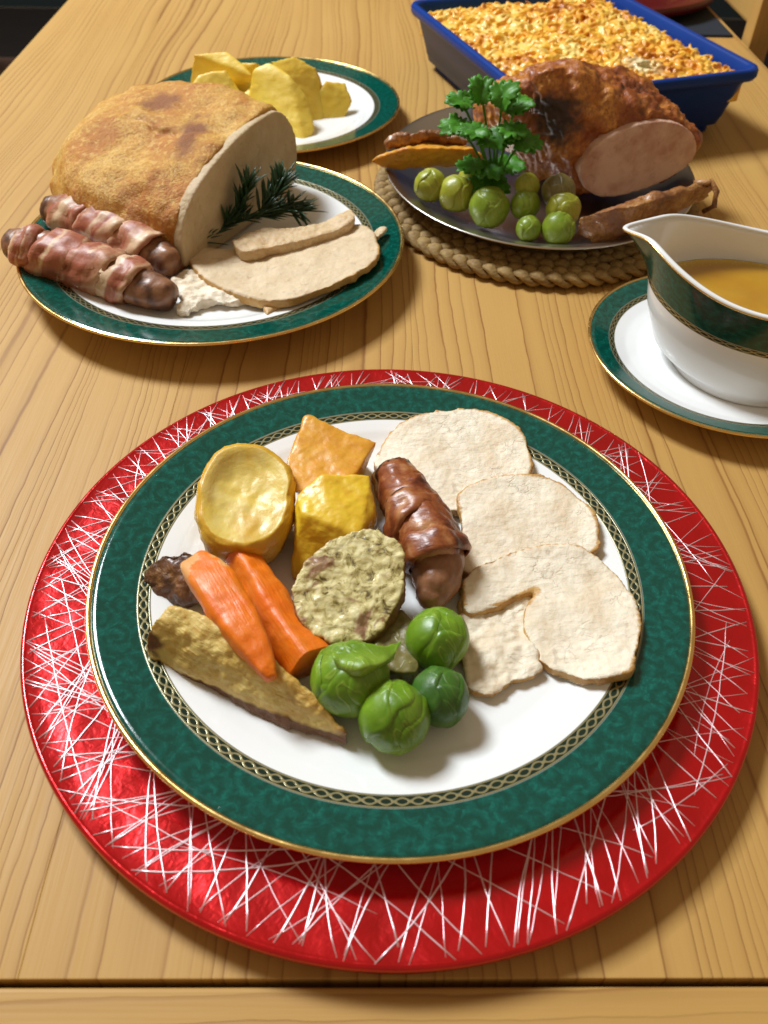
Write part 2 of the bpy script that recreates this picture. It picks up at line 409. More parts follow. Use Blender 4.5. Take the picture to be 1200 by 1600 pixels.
def sprout_mat(name, a, b, vein):
    g = G(name); n = g.noise(55, 4, .6, .5); r = g.rnd()
    c = g.mix(g.ramp(n, [(.3, 0), (.7, 1)]), a, b)
    m = g.mask(); c = g.mix(g.ma('MULTIPLY', m, .55), c, vein)
    c = g.mix(g.ramp(g.noise(20, 2), [(.5, 0), (.75, .5)]), c, vein)
    vl = g.step(g.ma('ABSOLUTE', g.ma('SUBTRACT', g.noise(48, 2, .5, 1.2), .5)), .022, 0)
    c = g.mix(g.ma('MULTIPLY', vl, .28), c, vein)
    g.bump(g.noise(240, 4), .0006, .5); g.bump(g.noise(70, 2), .0018, .5); g.bump(vl, .0004, .5)
    return g.fin(c, g.ramp(n, [(.3, .32), (.7, .5)]), sss=.3, sscale=.004, scol=(.5, 1, .15), coat=.06, crough=.35)
M_SPROUT = sprout_mat('green_sprout', (.095, .20, .006), (.19, .34, .012), (.40, .52, .08))
M_SPROUT_D = sprout_mat('dark_sprout', (.030, .10, .010), (.065, .165, .015), (.17, .30, .05))
M_SPROUT_O = sprout_mat('olive_sprout', (.28, .30, .020), (.44, .44, .04), (.58, .57, .13))
M_SPROUT_Y = sprout_mat('yellow_green_sprout', (.16, .25, .012), (.30, .39, .03), (.48, .52, .12))
M_SPROUT_B = sprout_mat('brown_sprout', (.14, .11, .03), (.22, .18, .05), (.33, .30, .10))

g = G('bacon'); t = g.mask(); n = g.noise(40, 4, .6, .4); f = g.noise(260, 4)
st = g.noise(1, 3, .5, .2, g.com(g.ma('MULTIPLY', t, 1.6), g.ma('MULTIPLY', n, 1.6), g.ma('MULTIPLY', g.rnd(), 9)))
c = g.ramp(st, [(.36, (.66, .45, .27)), (.44, (.50, .24, .13)), (.50, (.34, .085, .04)), (.56, (.40, .13, .065)), (.62, (.66, .46, .29))])
c = g.mix(g.ramp(g.noise(85, 4), [(.55, 0), (.7, .55)]), c, (.20, .06, .02))
g.bump(g.noise(120, 4), .0012, .6); M_BACON = g.fin(c, .5, sss=.15, sscale=.002, coat=.08, crough=.3)
g = G('roast_bacon'); n = g.noise(60, 4, .6, .5)
c = g.ramp(n, [(.34, (.075, .016, .007)), (.45, (.19, .042, .012)), (.54, (.30, .085, .022)), (.66, (.46, .21, .08))])
c = g.mix(g.ma('MULTIPLY', g.step(g.mask(), .09, .03), g.step(g.noise(140, 3), .42, .5)), c, (.008, .005, .005))
g.bump(g.noise(1, 4, .6, .3, g.vm('MULTIPLY', g.co, (130, 330, 200))), .0012, .7)
M_BACON_D = g.fin(c, .36, sss=.08, sscale=.002, coat=.22, crough=.25)
g = G('sausage_skin'); n = g.noise(90, 4, .6)
c = g.mix(g.ramp(n, [(.3, 0), (.7, 1)]), (.20, .075, .032), (.38, .18, .085)); c = g.mix(g.mask(), c, (.10, .038, .018))
g.bump(g.noise(220, 4), .0009, .6); M_SAUS = g.fin(c, .42, sss=.1, sscale=.002, coat=.15, crough=.3)
g = G('stuffing'); n = g.noise(170, 5, .72, .9); blot = g.noise(62, 3, .6, .8); v = g.vor(260)
c = g.ramp(n, [(.36, (.12, .08, .025)), (.42, (.45, .36, .12)), (.50, (.70, .60, .26)), (.7, (.82, .74, .44))])
c = g.mix(g.ramp(blot, [(.55, 0), (.61, .85)]), c, (.26, .10, .045))
c = g.mix(g.mask(), c, (.20, .085, .03))
g.bump(n, .0013, .8); g.bump(v, .0005, .6); M_STUFF = g.fin(c, .55, sss=.1, sscale=.002, coat=.15)
g = G('herb_leaf'); M_ROSE = g.fin(g.mix(g.noise(90), (.010, .036, .012), (.025, .075, .022)), .45, coat=.1)
g = G('parsley_leaf'); g.bump(g.noise(180), .0008, .6)
M_PARS = g.fin(g.mix(g.noise(70), (.025, .12, .008), (.09, .29, .02)), .45, sss=.2, sscale=.002, scol=(.4, 1, .2), coat=0, spec=.3)
g = G('platter_steel'); g.bump(g.noise(1, 3, .5, 0, g.vm('MULTIPLY', g.co, (40, 40, 400))), .0002, .4)
M_STEEL = g.fin((.52, .49, .45), .28, metal=1)
g = G('seagrass'); n = g.noise(1, 4, .6, .3, g.vm('MULTIPLY', g.co, (300, 300, 900)))
M_GRASS = g.fin(g.ramp(g.ma('ADD', g.ma('MULTIPLY', n, .6), g.ma('MULTIPLY', g.noise(26, 3), .4)), [(.3, (.13, .072, .020)), (.5, (.29, .175, .052)), (.7, (.45, .30, .10))]), .7); g.bump(n, .001, .8)
g = G('blue_enamel'); M_BLUE = g.fin(g.mix(g.noise(20), (.005, .032, .20), (.010, .048, .26)), .34, spec=.16)
g = G('cheese_crust'); n = g.noise(46, 4, .6, .3); n2 = g.noise(15, 3)
c = g.ramp(g.ma('ADD', g.ma('MULTIPLY', n, .6), g.ma('MULTIPLY', n2, .4)), [(.40, (.88, .64, .18)), (.49, (.88, .50, .05)), (.56, (.74, .31, .02)), (.66, (.42, .13, .015))])
c = g.mix(g.mask(), c, (.70, .62, .36))
g.bump(g.noise(260, 4), .001, .7); M_CHEESE = g.fin(c, .42, sss=.2, sscale=.003, coat=.2)
g = G('gravy'); n = g.noise(22, 3, .5, .5)
c = g.mix(g.ramp(n, [(.35, 0), (.7, 1)]), (.40, .185, .008), (.50, .27, .018)); c = g.mix(g.mask(), c, (.66, .46, .07))
fr = g.vor(520); c = g.mix(g.ma('MULTIPLY', g.mask(), g.step(fr, .3, .1)), c, (.80, .66, .28))
g.bump(g.noise(60, 2), .0003, .4); M_GRAVY = g.fin(c, .12, sss=.15, sscale=.006, coat=.5, crough=.05)

# ================================================================== THE SETTING
FLOORZ = -.75
bm_ = lambda *a: (lambda bm: box(bm, *a))
fl = bevelled('floor', bm_(-3, 3, -2, 4, FLOORZ-.05, FLOORZ), M_FLOOR, bev=.001, seg=1); tag(fl, kind='structure')
wl = bevelled('wall', bm_(-3, 3, 4.0, 4.1, FLOORZ, 2), M_WALL, bev=.001, seg=1); tag(wl, kind='structure')

# ---- table
table = thing('dining_table', 'pale pine dining table with brown grain lines under all the dishes', 'table', (0, .8, FLOORZ))
TX0, TX1, TY0, TY1 = -.392, .437, .0815, 1.75
edges = [TX0, -.262, -.118, .026, .168, .302, TX1]
for i in range(6):
    bevelled('plank', bm_(edges[i], edges[i+1], TY0+.0008, TY1, -.032, 0), M_WOOD, table, bev=.0004, seg=2)
bevelled('cross_board', bm_(TX0, TX1, -.05, TY0-.0014, -.032, -.0006), M_WOODX, table, bev=.0016, seg=3)
bevelled('cross_board', bm_(TX0, TX1, TY1+.001, TY1+.11, -.032, -.0006), M_WOODX, table, bev=.0016, seg=3)
for x in (TX0+.03, TX1-.09):
    for y in (.02, TY1+.02):
        bevelled('leg', bm_(x, x+.06, y, y+.06, FLOORZ, -.033), M_WOOD, table, bev=.003)
for x in (TX0+.04, TX1-.062): bevelled('apron', bm_(x, x+.022, .085, TY1+.015, -.12, -.0325), M_WOOD, table)
for y in (.03, TY1+.04): bevelled('apron', bm_(TX0+.095, TX1-.095, y, y+.022, -.12, -.0325), M_WOODX, table)

# ---- chairs
def chair(label, loc, rot, mat):
    t = thing('wooden_chair', label, 'chair', (0, 0, 0), 'wooden chairs round the table')
    def part(n, *a): return bevelled(n, bm_(*a), mat, t, bev=.004)
    for y in (-.19, .155):
        part('back_post', 0, .025, y, y+.030, 0, .98); part('leg', .37, .405, y, y+.035, 0, .43)
    for z in (.62, .76, .90): part('back_rail', .008, .026, -.154, .154, z, z+.055)
    part('seat', .038, .43, -.21, .21, .431, .456)
    t.location = loc; t.rotation_euler = (0, 0, rot); return t
chair('pale wooden chair whose back post rises past the table edge behind the blue dish', (.4420, 1.265, FLOORZ), 0, M_CHAIR)
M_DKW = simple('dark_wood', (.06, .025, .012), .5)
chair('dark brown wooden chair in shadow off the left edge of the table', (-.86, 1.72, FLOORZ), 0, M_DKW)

# ---- far place setting
def charger_profile(R):
    top = [(0, .004), (R*.66, .004), (R*.72, .0055), (R*.78, .0085), (R*.86, .0104), (R*.982, .0125), (R*.990, .0130), (R*.997, .0126)]
    bot = [(R, .0110), (R*.999, .0085), (R*.985, .0060), (R*.9, .0035), (R*.8, .0012), (R*.6, 0), (0, 0)]
    return top, bot
def bump_rings(prof, k=3):
    out = []
    for (a, b), (c, d) in zip(prof, prof[1:]): out += [(a+(c-a)*i/k, b+(d-b)*i/k) for i in range(k)]
    return out+[prof[-1]]
nc = AT(985, -30, 0)
shade_ = bevelled('shade_sheet', bm_(.13, .43, 1.10, 1.40, 0, .003), M_NAVY_SHADE, None, (.28, 1.25, 0), bev=.001, seg=1)  # added sheet, its dark colour paints the shade beneath the far plate
tag(shade_, 'dark navy sheet standing in for the shadow under the far red plate', 'painted shade')
t_, b_ = charger_profile(.142)
vs, fs = lathe(t_+b_, (.305, 1.262, .0035), 96)
vs = [(x, y, z*1.5 - .00175) for x, y, z in vs]
fp = mesh('red_plate', vs, fs, simple('shaded_red_glaze', (.10, .004, .004), .3), None, (.305, 1.262, .0035))  # red darkened to put the shade at the table's far end into the glaze
tag(fp, 'red round plate coloured dark as if in shade, far off behind the blue dish', 'plate')

# ---- charger under the dinner plate
CC = (.0094, .2462, 0); CR = .165
charger = thing('charger_plate', 'large glossy red charger with crackled silver lines under the dinner plate', 'charger plate', CC)
t_, b_ = charger_profile(CR)
vs, fs = lathe(bump_rings(t_, 3)+b_, CC, 220); mesh('base', vs, fs, M_RED, charger)
def zc(r):
    P = t_
    for (a, b), (c, d) in zip(P, P[1:]):
        if a <= r <= c: return b+(d-b)*(r-a)/(c-a)
    return P[-1][1]
bag = Bag(); rr = random.Random(3)
def thread(a0, r0, a1, r1, w):
    p0 = V((r0*cos(a0), r0*sin(a0))); p1 = V((r1*cos(a1), r1*sin(a1))); L = (p1-p0).length
    n = max(4, int(L/.006)); nrm = V((-(p1-p0).y, (p1-p0).x))/max(L, 1e-6); bend = rr.uniform(-.05, .05)*L
    pts = []
    for i in range(n+1):
        u = i/n; q = p0.lerp(p1, u)+nrm*(bend*4*u*(1-u)+rr.uniform(-.0002, .0002)); r = q.length
        if r < .108 or r > .1634: continue
        taper = min(1, 8*min(u, 1-u)+.6)
        pts.append((CC[0]+q.x, CC[1]+q.y, zc(r)+w*.25, w*taper*rr.uniform(.85, 1.15)))
    if len(pts) > 2: bag.add(*tube(pts, w, 6))
for i in range(190):
    a = i/190*2*pi+rr.uniform(-.03, .03); left = .5+.5*cos(a-pi)
    d = rr.choice((-1, 1, 1))*rr.uniform(.0, .34)
    thread(a, rr.uniform(.160, .1638), a+d, rr.uniform(.106, .122), rr.uniform(.00017, .00042)*(.75+.3*left))
    if rr.random() < .20+.75*left:
        b = a+rr.uniform(-.1, .1); dd = rr.choice((-1, 1))*rr.uniform(.30, .52)
        thread(b, rr.uniform(.160, .1636), b+dd, rr.uniform(.108, .128), rr.uniform(.00015, .00034))
for i in range(16):
    b = rr.uniform(0, 2*pi); thread(b, rr.uniform(.145, .160), b+rr.uniform(.3, .7), rr.uniform(.130, .160), rr.uniform(.00016, .00028))
o = mesh('silver_lines', bag.v, bag.f, M_THREAD, charger); tag(o, kind='stuff')

# ---- china plates
def plz(x, y):
    """height of the dinner plate's upper face"""
    r = math.hypot(x-DP.x, y-DP.y); P = [(0, .0085), (.082, .0085), (.090, .0092), (.096, .0108), (.101, .0128), (.1065, .0140), (.120, .0164), (.1338, .0189)]
    for (a, b), (c, d) in zip(P, P[1:]):
        if r <= c: return DP.z+b+(d-b)*(r-a)/(c-a)
    return DP.z+.019
def plate(label, c, group='green banded china plates'):
    t = thing('china_plate', label, 'plate', c, group)
    top = [(0, .0085), (.05, .0084), (.082, .0085), (.090, .0092), (.096, .0108), (.101, .0128), (.1065, .0140), (.120, .0164), (.1338, .0189)]
    bot = [(.1341, .0178), (.120, .0144), (.105, .0110), (.095, .0080), (.084, .0055), (.080, .0052), (.079, .0006), (.0775, 0), (.0755, .0004), (.0745, .0045), (.04, .0040), (0, .0040)]
    tp = bump_rings(top, 4); vs, fs = lathe(tp+bot, c, 200)
    mk = ([1.0]*len(tp)+[0.0]*len(bot))*200
    mesh('dish', vs, fs, M_CHINA, t, mask=mk)
    ring = [(.1343+.00125*cos(a), .0184+.0011*sin(a)) for a in [i*pi/5 for i in range(10)]]
    vs, fs = lathe(ring, c, 200, closed=True); mesh('gilt_rim', vs, fs, M_GOLD, t)
    return t
DP = V((.0092, .2474, .0042)); FL = DP.z+.0087
plate('white china dinner plate with green band holding the full roast dinner', DP)
TP = V((-.1134, .5600, .0)); TF = TP.z+.0087
plate('green banded china plate under the golden turkey joint', TP+V((0, -.004, .003)))
tp_ = COL.objects; TF = .003+.0087
PP = V((-.097, .826, 0)); PF = .0087
pl3 = plate('green banded china plate holding yellow potatoes behind the turkey', PP)
for ch in pl3.children: pass
pl3.scale = (.895, .895, 1)

# ================================================================== DINNER PLATE FOOD
def turkey_slice(name, label, outline, z, zf, thick, seed, group, disp=((35, .0020), (150, .0006), (420, .0006)), mat=None, loc=None, voxel=.0009):
    O = PXF(outline, zf if mat else lay(zf), thick*.9); cx_ = sum(p[0] for p in O)/len(O); cy_ = sum(p[1] for p in O)/len(O)
    SP = [V((q[0], q[1])) for q in spline(O+[O[0]], 121)]
    def mf(p, n):
        if abs(n.z) < .45: return 1.0
        P2_ = V((p.x, p.y)); vv = .8+.6*abs(fn(p, 45, 13)); d = min((P2_-q).length_squared for q in SP)**.5
        return max(0, 1.0-d/(.0036*vv)) if p.y > cy_+.004 or p.x > cx_+.024 else max(0, .5-d/.003)
    o = sculpt(name, slab(O, zf if mat else lay(zf), thick), mat or M_TURKEY, None, (cx_, cy_, FL), voxel=voxel, smooth=5, disp=disp, maskf=mf, seed=seed)
    return tag(o, label, 'turkey slice', group)
def lay(f): return lambda x, y: max(f(x, y), plz(x, y)+.0007)
GS = 'slices of turkey breast on the dinner plate'
turkey_slice('turkey_slice', 'pale turkey slice farthest up the dinner plate, partly under the next slice',
    [(583, 742), (587, 712), (602, 684), (628, 661), (662, 648), (716, 638), (762, 643), (798, 659), (820, 680), (829, 706), (829, 742), (800, 772), (760, 790), (700, 800), (640, 800), (596, 780)],
    FL+.0135, lambda x, y: FL+.0006, .0055, 1, GS)
turkey_slice('turkey_slice', 'middle turkey slice of three, overlapping the one behind it',
    [(712, 772), (740, 752), (785, 741), (835, 741), (872, 751), (902, 775), (930, 806), (936, 838), (928, 864), (860, 884), (790, 900), (730, 896), (716, 862), (722, 826)],
    FL+.011, lambda x, y: FL+.0006+max(0, (y-.262))*.15, .0055, 2, GS)
turkey_slice('turkey_slice', 'largest turkey slice nearest the plate rim with a crack running into it',
    [(722, 905), (745, 884), (800, 861), (850, 849), (905, 853), (946, 878), (978, 912), (998, 950), (1001, 995), (992, 1035), (983, 1053), (958, 1055), (930, 1063), (890, 1055), (853, 1043), (838, 1018), (822, 990), (819, 962), (826, 940), (838, 922), (815, 930), (789, 943), (770, 950), (735, 960), (724, 940)],
    FL+.011, lambda x, y: FL+.0006+max(0, (y-.215))*.16, .0055, 3, GS)
turkey_slice('turkey_piece', 'torn end piece of turkey beside the green sprouts',
    [(718, 915), (745, 900), (800, 915), (842, 918), (842, 950), (834, 980), (836, 1002), (838, 1022), (846, 1045), (828, 1058), (800, 1066), (780, 1082), (755, 1084), (730, 1074), (722, 1040), (718, 980)],
    FL+.007, lambda x, y: FL+.0006, .0042, 4, None, disp=((70, .0044), (200, .0026), (600, .0006)))

# bacon-wrapped sausage
sg = thing('bacon_wrapped_sausage', 'dark glossy bacon wrapped sausage lying between stuffing and turkey slices', 'sausage', AT(660, 840, FL))
def S_(pts, flat=1.0): return [(*AT(px, py, z), w, w*flat) for px, py, z, w in pts]
sp_ = [(612, 738, .030, .0075), (624, 758, .031, .0110), (648, 800, .031, .0130), (672, 842, .031, .0136), (682, 880, .029, .0128), (680, 912, .027, .0105), (674, 935, .025, .0075)]
loft_obj('sausage', S_([(a, b, z-.002, w*.95) for a, b, z, w in sp_], .95), M_SAUS, sg, n=60, seg=36, disp=((90, .0022), (300, .0008)), seed=5,
    maskf=lambda t, a, p: 1.0 if t < .03 else 0)
bp = [(618, 744, .0305, .0098), (628, 764, .031, .0122), (648, 800, .031, .0139), (668, 836, .031, .0146), (676, 860, .030, .0146)]
loft_obj('bacon', S_(bp, .98), M_BACON_D, sg, n=60, seg=44, round_start=True, round_end=True, disp=((80, .0030), (300, .0010)), seed=8, maskf=lambda t, a, p: t)
loft_obj('bacon', S_([(640, 878, .0305, .0075), (668, 866, .0305, .0150), (690, 856, .030, .0150), (716, 846, .029, .0075)], .3), M_BACON_D, sg, n=30, seg=24, disp=((120, .002),), seed=9) if False else None
def wrap_band(name, p0, p1, r, mat, parent, tilt=0, hgt=.95, seed=0, thick=.0011, amp=.0022):
    """a strip of bacon wound once round the sausage between two points of its axis"""
    a, b = V(p0), V(p1); T = (b-a).normalized(); side = T.cross(V((0, 0, 1))).normalized(); up = side.cross(T)
    vs, fs, mk = [], [], []; n, m = 44, 9; L = (b-a).length
    for i in range(n+1):
        th = 2*pi*i/n
        for j in range(m):
            u = j/(m-1); rr_ = r*(1+.06*sin(pi*u))+.0006*u
            c = a+T*(L*u+tilt*sin(th)*L)
            base = c+(side*cos(th)+up*sin(th)*hgt)*rr_
            q = (side*cos(th)+up*sin(th)*hgt)*(fn(base, 110, seed)*amp+(0 if 0 < j < m-1 else -.0011))
            vs.append(base+q); mk.append(u)
    for i in range(n):
        for j in range(m-1):
            k = i*m+j; fs.append((k, k+m, k+m+1, k+1))
    o = mesh(name, vs, fs, mat, parent, mask=mk)
    s = o.modifiers.new('s', 'SOLIDIFY'); s.thickness = thick; s.offset = 0
    return o
wrap_band('bacon', AT(664, 838, .030), AT(684, 878, .029), .0143, M_BACON_D, sg, .22, seed=3)
wrap_band('bacon', AT(640, 800, .031), AT(664, 836, .0305), .0141, M_BACON_D, sg, -.3, seed=4)

# potatoes and squash
def dished(px, z, rpx, rpy, depth, seed):
    c = AT(px[0], px[1], z); rx = (AT(px[0]+rpx, px[1], z)-c).length; ry = (AT(px[0], px[1]+rpy, z)-c).length
    nrm = V((.10, -.30, 1)).normalized(); e1 = V((1, 0, .0)); e1 = (e1-nrm*e1.dot(nrm)).normalized(); e2 = nrm.cross(e1)
    prof = [(0, -.0060), (.2, -.0060), (.45, -.0050), (.66, -.0028), (.80, -.0006), (.90, .0003), (.97, -.0008), (1.03, -.0040), (1.06, -.010), (1.03, -.018), (.92, -.026), (.70, -depth), (.3, -depth-.0015), (0, -depth-.002)]
    vs, fs, mk = [], [], []; n = 72; rings = bump_rings(prof, 3); m = len(rings)
    for i in range(n):
        a = 2*pi*i/n; q = (abs(cos(a))**2.5+abs(sin(a))**2.5)**(-1/2.5)
        for k, (s, h) in enumerate(rings):
            hh = h*(1.0 if k > 15 else (.72+.28*cos(a-2.2)*min(1, s*1.6)) if h < 0 else 1)
            p = c+e1*(s*q*rx*cos(a))+e2*(s*q*ry*sin(a))+nrm*hh
            d = (p-(c-nrm*.015)).normalized(); p = p+d*(fn(p, 75, seed)*.0016+fn(p, 260, seed)*.0007*min(1, abs(s)*1.6))
            vs.append(p); mk.append(0 if k < 15 else .8)
    for i in range(n):
        j = (i+1) % n
        for k in range(m-1): fs.append((i*m+k, j*m+k, j*m+k+1, i*m+k+1))
    return vs, fs, mk
vs, fs, mk = dished((383, 770), FL+.032, 73, 70, .031, 11)
tag(mesh('roast_potato', vs, fs, M_POTATO, None, AT(383, 800, FL), mask=mk), 'round half potato with a hollowed pale cut face above the carrots', 'potato', 'roast potatoes on the dinner plate')
def wedge(name, label, cat, pts, mat, seed, group=None, smooth=7, disp=((45, .0034), (180, .0008), (500, .0004)), voxel=.0009, loc=None, maskf=None, grow=1.03):
    P = [AT(*p) for p in pts]; c = sum(P, V())/len(P); P = [c+(p-c)*grow for p in P]; zz = min(p.z for p in P)
    o = sculpt(name, hull(*P), mat, None, (c.x, c.y, zz), voxel=voxel, smooth=smooth, disp=disp, seed=seed, maskf=maskf)
    return tag(o, label, cat, group)
wedge('roast_potato', 'amber pointed wedge of roast potato behind the yellow block', 'potato',
    [(478, 650, FL+.030), (588, 692, FL+.024), (571, 722, FL+.020), (546, 752, FL+.024), (462, 768, FL+.024), (448, 722, FL+.026), (470, 770, FL), (560, 760, FL), (455, 745, FL), (565, 720, FL+.002)],
    M_ORANGE, 21, 'roast potatoes on the dinner plate')
wedge('roast_potato', 'glossy yellow block of roast potato touching the stuffing slice', 'potato',
    [(462, 772, FL+.030), (500, 742, FL+.034), (580, 740, FL+.032), (586, 800, FL+.024), (560, 838, FL+.026), (470, 800, FL+.030), (457, 905, FL+.001), (585, 850, FL), (458, 850, FL+.014), (500, 900, FL), (575, 800, FL), (470, 800, FL)],
    M_POTATO2, 22, 'roast potatoes on the dinner plate')

# stuffing slice
O = [(560, 828), (592, 831), (618, 846), (631, 872), (630, 915), (618, 952), (596, 985), (562, 1004), (520, 1006), (482, 987), (459, 948), (462, 908), (482, 876), (512, 850), (536, 836)]
c_ = AT(548, 915, FL+.014)
def szf(x, y): return FL+.004+max(0, y-.20)*.42
P_ = PXF(O, szf, .009)
tag(sculpt('stuffing_slice', slab(P_, szf, .0105), M_STUFF, None, (c_.x, c_.y, FL), voxel=.0008, smooth=4,
    disp=((120, .0022), (330, .0013), (800, .0005)), maskf=lambda p, n: 1.0 if n.z < .25 else (.5 if n.z < .55 else 0), seed=31),
    'round herb stuffing slice with brown meat flecks leaning beside the sausage', 'stuffing')

# parsnips and carrots
_pe, _pt, _pr = AT(236, 1000, FL+.016), AT(542, 1162, FL+.006), [AT(*q) for q in ((296, 948, FL+.03), (352, 975, FL+.028), (400, 1010, FL+.024), (487, 1085, FL+.017))]
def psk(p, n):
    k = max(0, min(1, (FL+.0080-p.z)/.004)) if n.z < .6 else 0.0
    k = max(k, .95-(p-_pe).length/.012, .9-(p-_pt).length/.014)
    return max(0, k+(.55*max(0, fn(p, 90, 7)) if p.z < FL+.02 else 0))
tag(sculpt('roast_parsnip', hull(*[AT(*p) for p in [(262, 944, FL+.030), (296, 948, FL+.030), (240, 966, FL+.028), (224, 1000, FL+.016), (232, 1030, FL+.003), (300, 1066, FL+.001),
    (330, 990, FL+.001), (400, 1010, FL+.024), (352, 975, FL+.028), (487, 1085, FL+.017), (544, 1146, FL+.008), (548, 1170, FL+.002), (527, 1165, FL+.001), (420, 1126, FL+.001), (455, 1060, FL+.001)]]),
    M_PARSNIP, None, AT(380, 1060, FL), voxel=.0009, smooth=8, disp=((45, .0045, .6), (170, .0022), (520, .0007)), maskf=psk, seed=41),
    'long tan roast parsnip quarter with browned edge nearest the plate rim', 'parsnip', 'roast parsnips on the dinner plate')
tag(sculpt('roast_parsnip', hull(*[AT(*p) for p in [(218, 900, FL+.008), (216, 912, FL+.001), (250, 868, FL+.018), (290, 856, FL+.022), (312, 870, FL+.022), (330, 940, FL+.012), (280, 945, FL+.004), (240, 940, FL+.001), (318, 900, FL), (370, 960, FL+.004)]]),
    M_BROWN, None, AT(270, 905, FL), voxel=.0009, smooth=6, disp=((60, .0050), (180, .0026), (520, .0010)), maskf=lambda p, n: .5, seed=42),
    'dark charred parsnip tail poking out behind the paler carrot', 'parsnip', 'roast parsnips on the dinner plate')
def carrot(label, st, mat, seed, sq, mf, re=True, roll=0):
    c = AT(st[0][0], st[0][1], FL)
    return tag(loft_obj('carrot', [(*AT(a, b, z), w, h) for a, b, z, w, h in st], mat, None, c, n=70, seg=48, sq=sq, roll=roll, round_start=True, round_end=re,
        disp=((45, .0024), (200, .0006)), seed=seed, maskf=mf), label, 'carrot', 'carrots on the dinner plate')
carrot('pale orange tapered carrot lying over the parsnip tail', [(305, 884, FL+.026, .0070, .0055), (330, 905, FL+.028, .0088, .0060), (360, 950, FL+.027, .0082, .0060), (386, 990, FL+.027, .0068, .0052), (406, 1025, FL+.025, .0050, .0044), (423, 1057, FL+.023, .0024, .0030)],
    M_CARROT, 51, 4.5, lambda t, a, p: .75 if t < .22 and fn(p, 70, 5) > -.1 else (.25 if t < .3 else 0))
carrot('bright orange carrot baton with a cut end beside the green sprouts', [(374, 868, FL+.014, .0058, .0062), (398, 905, FL+.013, .0068, .0072), (428, 955, FL+.012, .0074, .0078), (458, 1000, FL+.011, .0080, .0082), (485, 1036, FL+.0100, .0084, .0086)],
    M_CARROT, 52, 5, lambda t, a, p: 0, re=False, roll=.5)

# sprouts
def sprout(name, label, c, r, mat, seed, group, leaves=6, face=(0.1, -.5, .8), flap=None, sub=24):
    R_ = random.Random(seed); t = thing(name, label, 'sprout', (c[0], c[1], c[2]-r*.95), group)
    def sph(dirv, ext, R0, flare, nr, na, ruff=0):
        d = V(dirv).normalized(); e1 = d.orthogonal().normalized(); e2 = d.cross(e1); vs, fs, mk = [], [], []
        for i in range(nr+1):
            for k in range(na):
                a = 2*pi*k/na; th = ext*(i/nr)*(1+.10*sin(3*a+seed)+.05*sin(5*a))
                rad = R0*(1+flare*(i/nr)**4)
                if i == nr: rad = R0*.965
                vein = abs(math.sin(a*3.5+.8*sin(i*.9)))
                rad *= 1+.006*(1-min(1, vein*4))*(i/nr)
                p = V(c)+(d*cos(th)+(e1*cos(a)+e2*sin(a))*sin(th))*rad
                p = p+(p-V(c)).normalized()*(fn(p, 60, seed)*r*.045+fn(p, 200, seed)*r*.018+ruff*sin(a*7)*r*(i/nr)**3)
                vs.append(p); mk.append((1-min(1, vein*5))*(i/nr)*.6)
        for i in range(nr):
            for k in range(na):
                l = (k+1) % na; fs.append((i*na+k, i*na+l, (i+1)*na+l, (i+1)*na+k))
        return vs, fs, mk
    vs, fs, mk = sph((0, 0, 1), pi/1.001, r*.97, 0, sub, sub*2); mesh('heart', vs, fs, mat, t, mask=mk)
    base = V(face).normalized(); e1 = base.orthogonal().normalized(); e2 = base.cross(e1)
    for k in range(leaves):
        a = 2*pi*k/leaves+R_.uniform(-.4, .4)
        d = base*(.15-.2*(k % 2))+(e1*cos(a)+e2*sin(a))
        vs, fs, mk = sph(d, R_.uniform(1.0, 1.25), r*(.985+.018*(k % 3)), R_.uniform(.01, .06), 12, 36)
        mesh('leaf', vs, fs, mat, t, mask=mk)
    if flap:
        vs, fs, mk = flap; mesh('loose_leaf', vs, fs, mat, t, mask=mk).modifiers.new('s', 'SOLIDIFY').thickness = .0006
    return t
def sheet(rows, seed=0, amp=.001, nu=22, nv=14):
    """curled leaf surface through rows of pixel/height control points"""
    R2 = [spline([tuple(AT(*q)) for q in r], nu) for r in rows]; cols = [spline([r[i] for r in R2], nv) for i in range(nu)]
    vs = [V(cols[i][j])+V((0, 0, fn(V(cols[i][j]), 120, seed)*amp)) for i in range(nu) for j in range(nv)]
    fs = [(i*nv+j, i*nv+j+1, (i+1)*nv+j+1, (i+1)*nv+j) for i in range(nu-1) for j in range(nv-1)]
    return vs, fs, [.8*(j/(nv-1)) for i in range(nu) for j in range(nv)]
GP = 'sprouts on the dinner plate'
def sz(px, py, rpx):  # sphere resting at FL whose outline centre is at pixel
    c = AT(px, py, FL+.015)
    for _ in range(4):
        r = rpx/F_PX*(c-CAM).dot(FW); c = AT(px, py, FL+r*.97)
    return c, r
c, r = sz(683, 999, 49); sprout('brussels_sprout', 'smooth bright green sprout just below the sausage end', c, r, M_SPROUT, 1, GP, face=(.2, .1, 1))
c, r = sz(547, 1062, 60); sprout('brussels_sprout', 'green sprout with a pale loose leaf curling off it', c, r, M_SPROUT, 2, GP, face=(-.6, -.2, 1),
    flap=sheet([[(520, 1012, FL+.026), (556, 1004, FL+.030), (600, 1008, FL+.028), (628, 1000, FL+.022)], [(520, 1030, FL+.031), (560, 1040, FL+.034), (598, 1036, FL+.030), (618, 1020, FL+.026)], [(530, 1048, FL+.028), (560, 1056, FL+.030), (590, 1046, FL+.026), (616, 1030, FL+.020)]], 4, .002))
c, r = sz(616, 1121, 56); sprout('brussels_sprout', 'nearest green sprout with a puckered stalk end facing out', c, r, M_SPROUT, 3, GP, face=(.15, -.9, .6))
c, r = sz(686, 1089, 46); sprout('brussels_sprout', 'dark green sprout tucked in beside the nearest one', c, r, M_SPROUT_D, 4, GP, face=(.3, .3, 1))
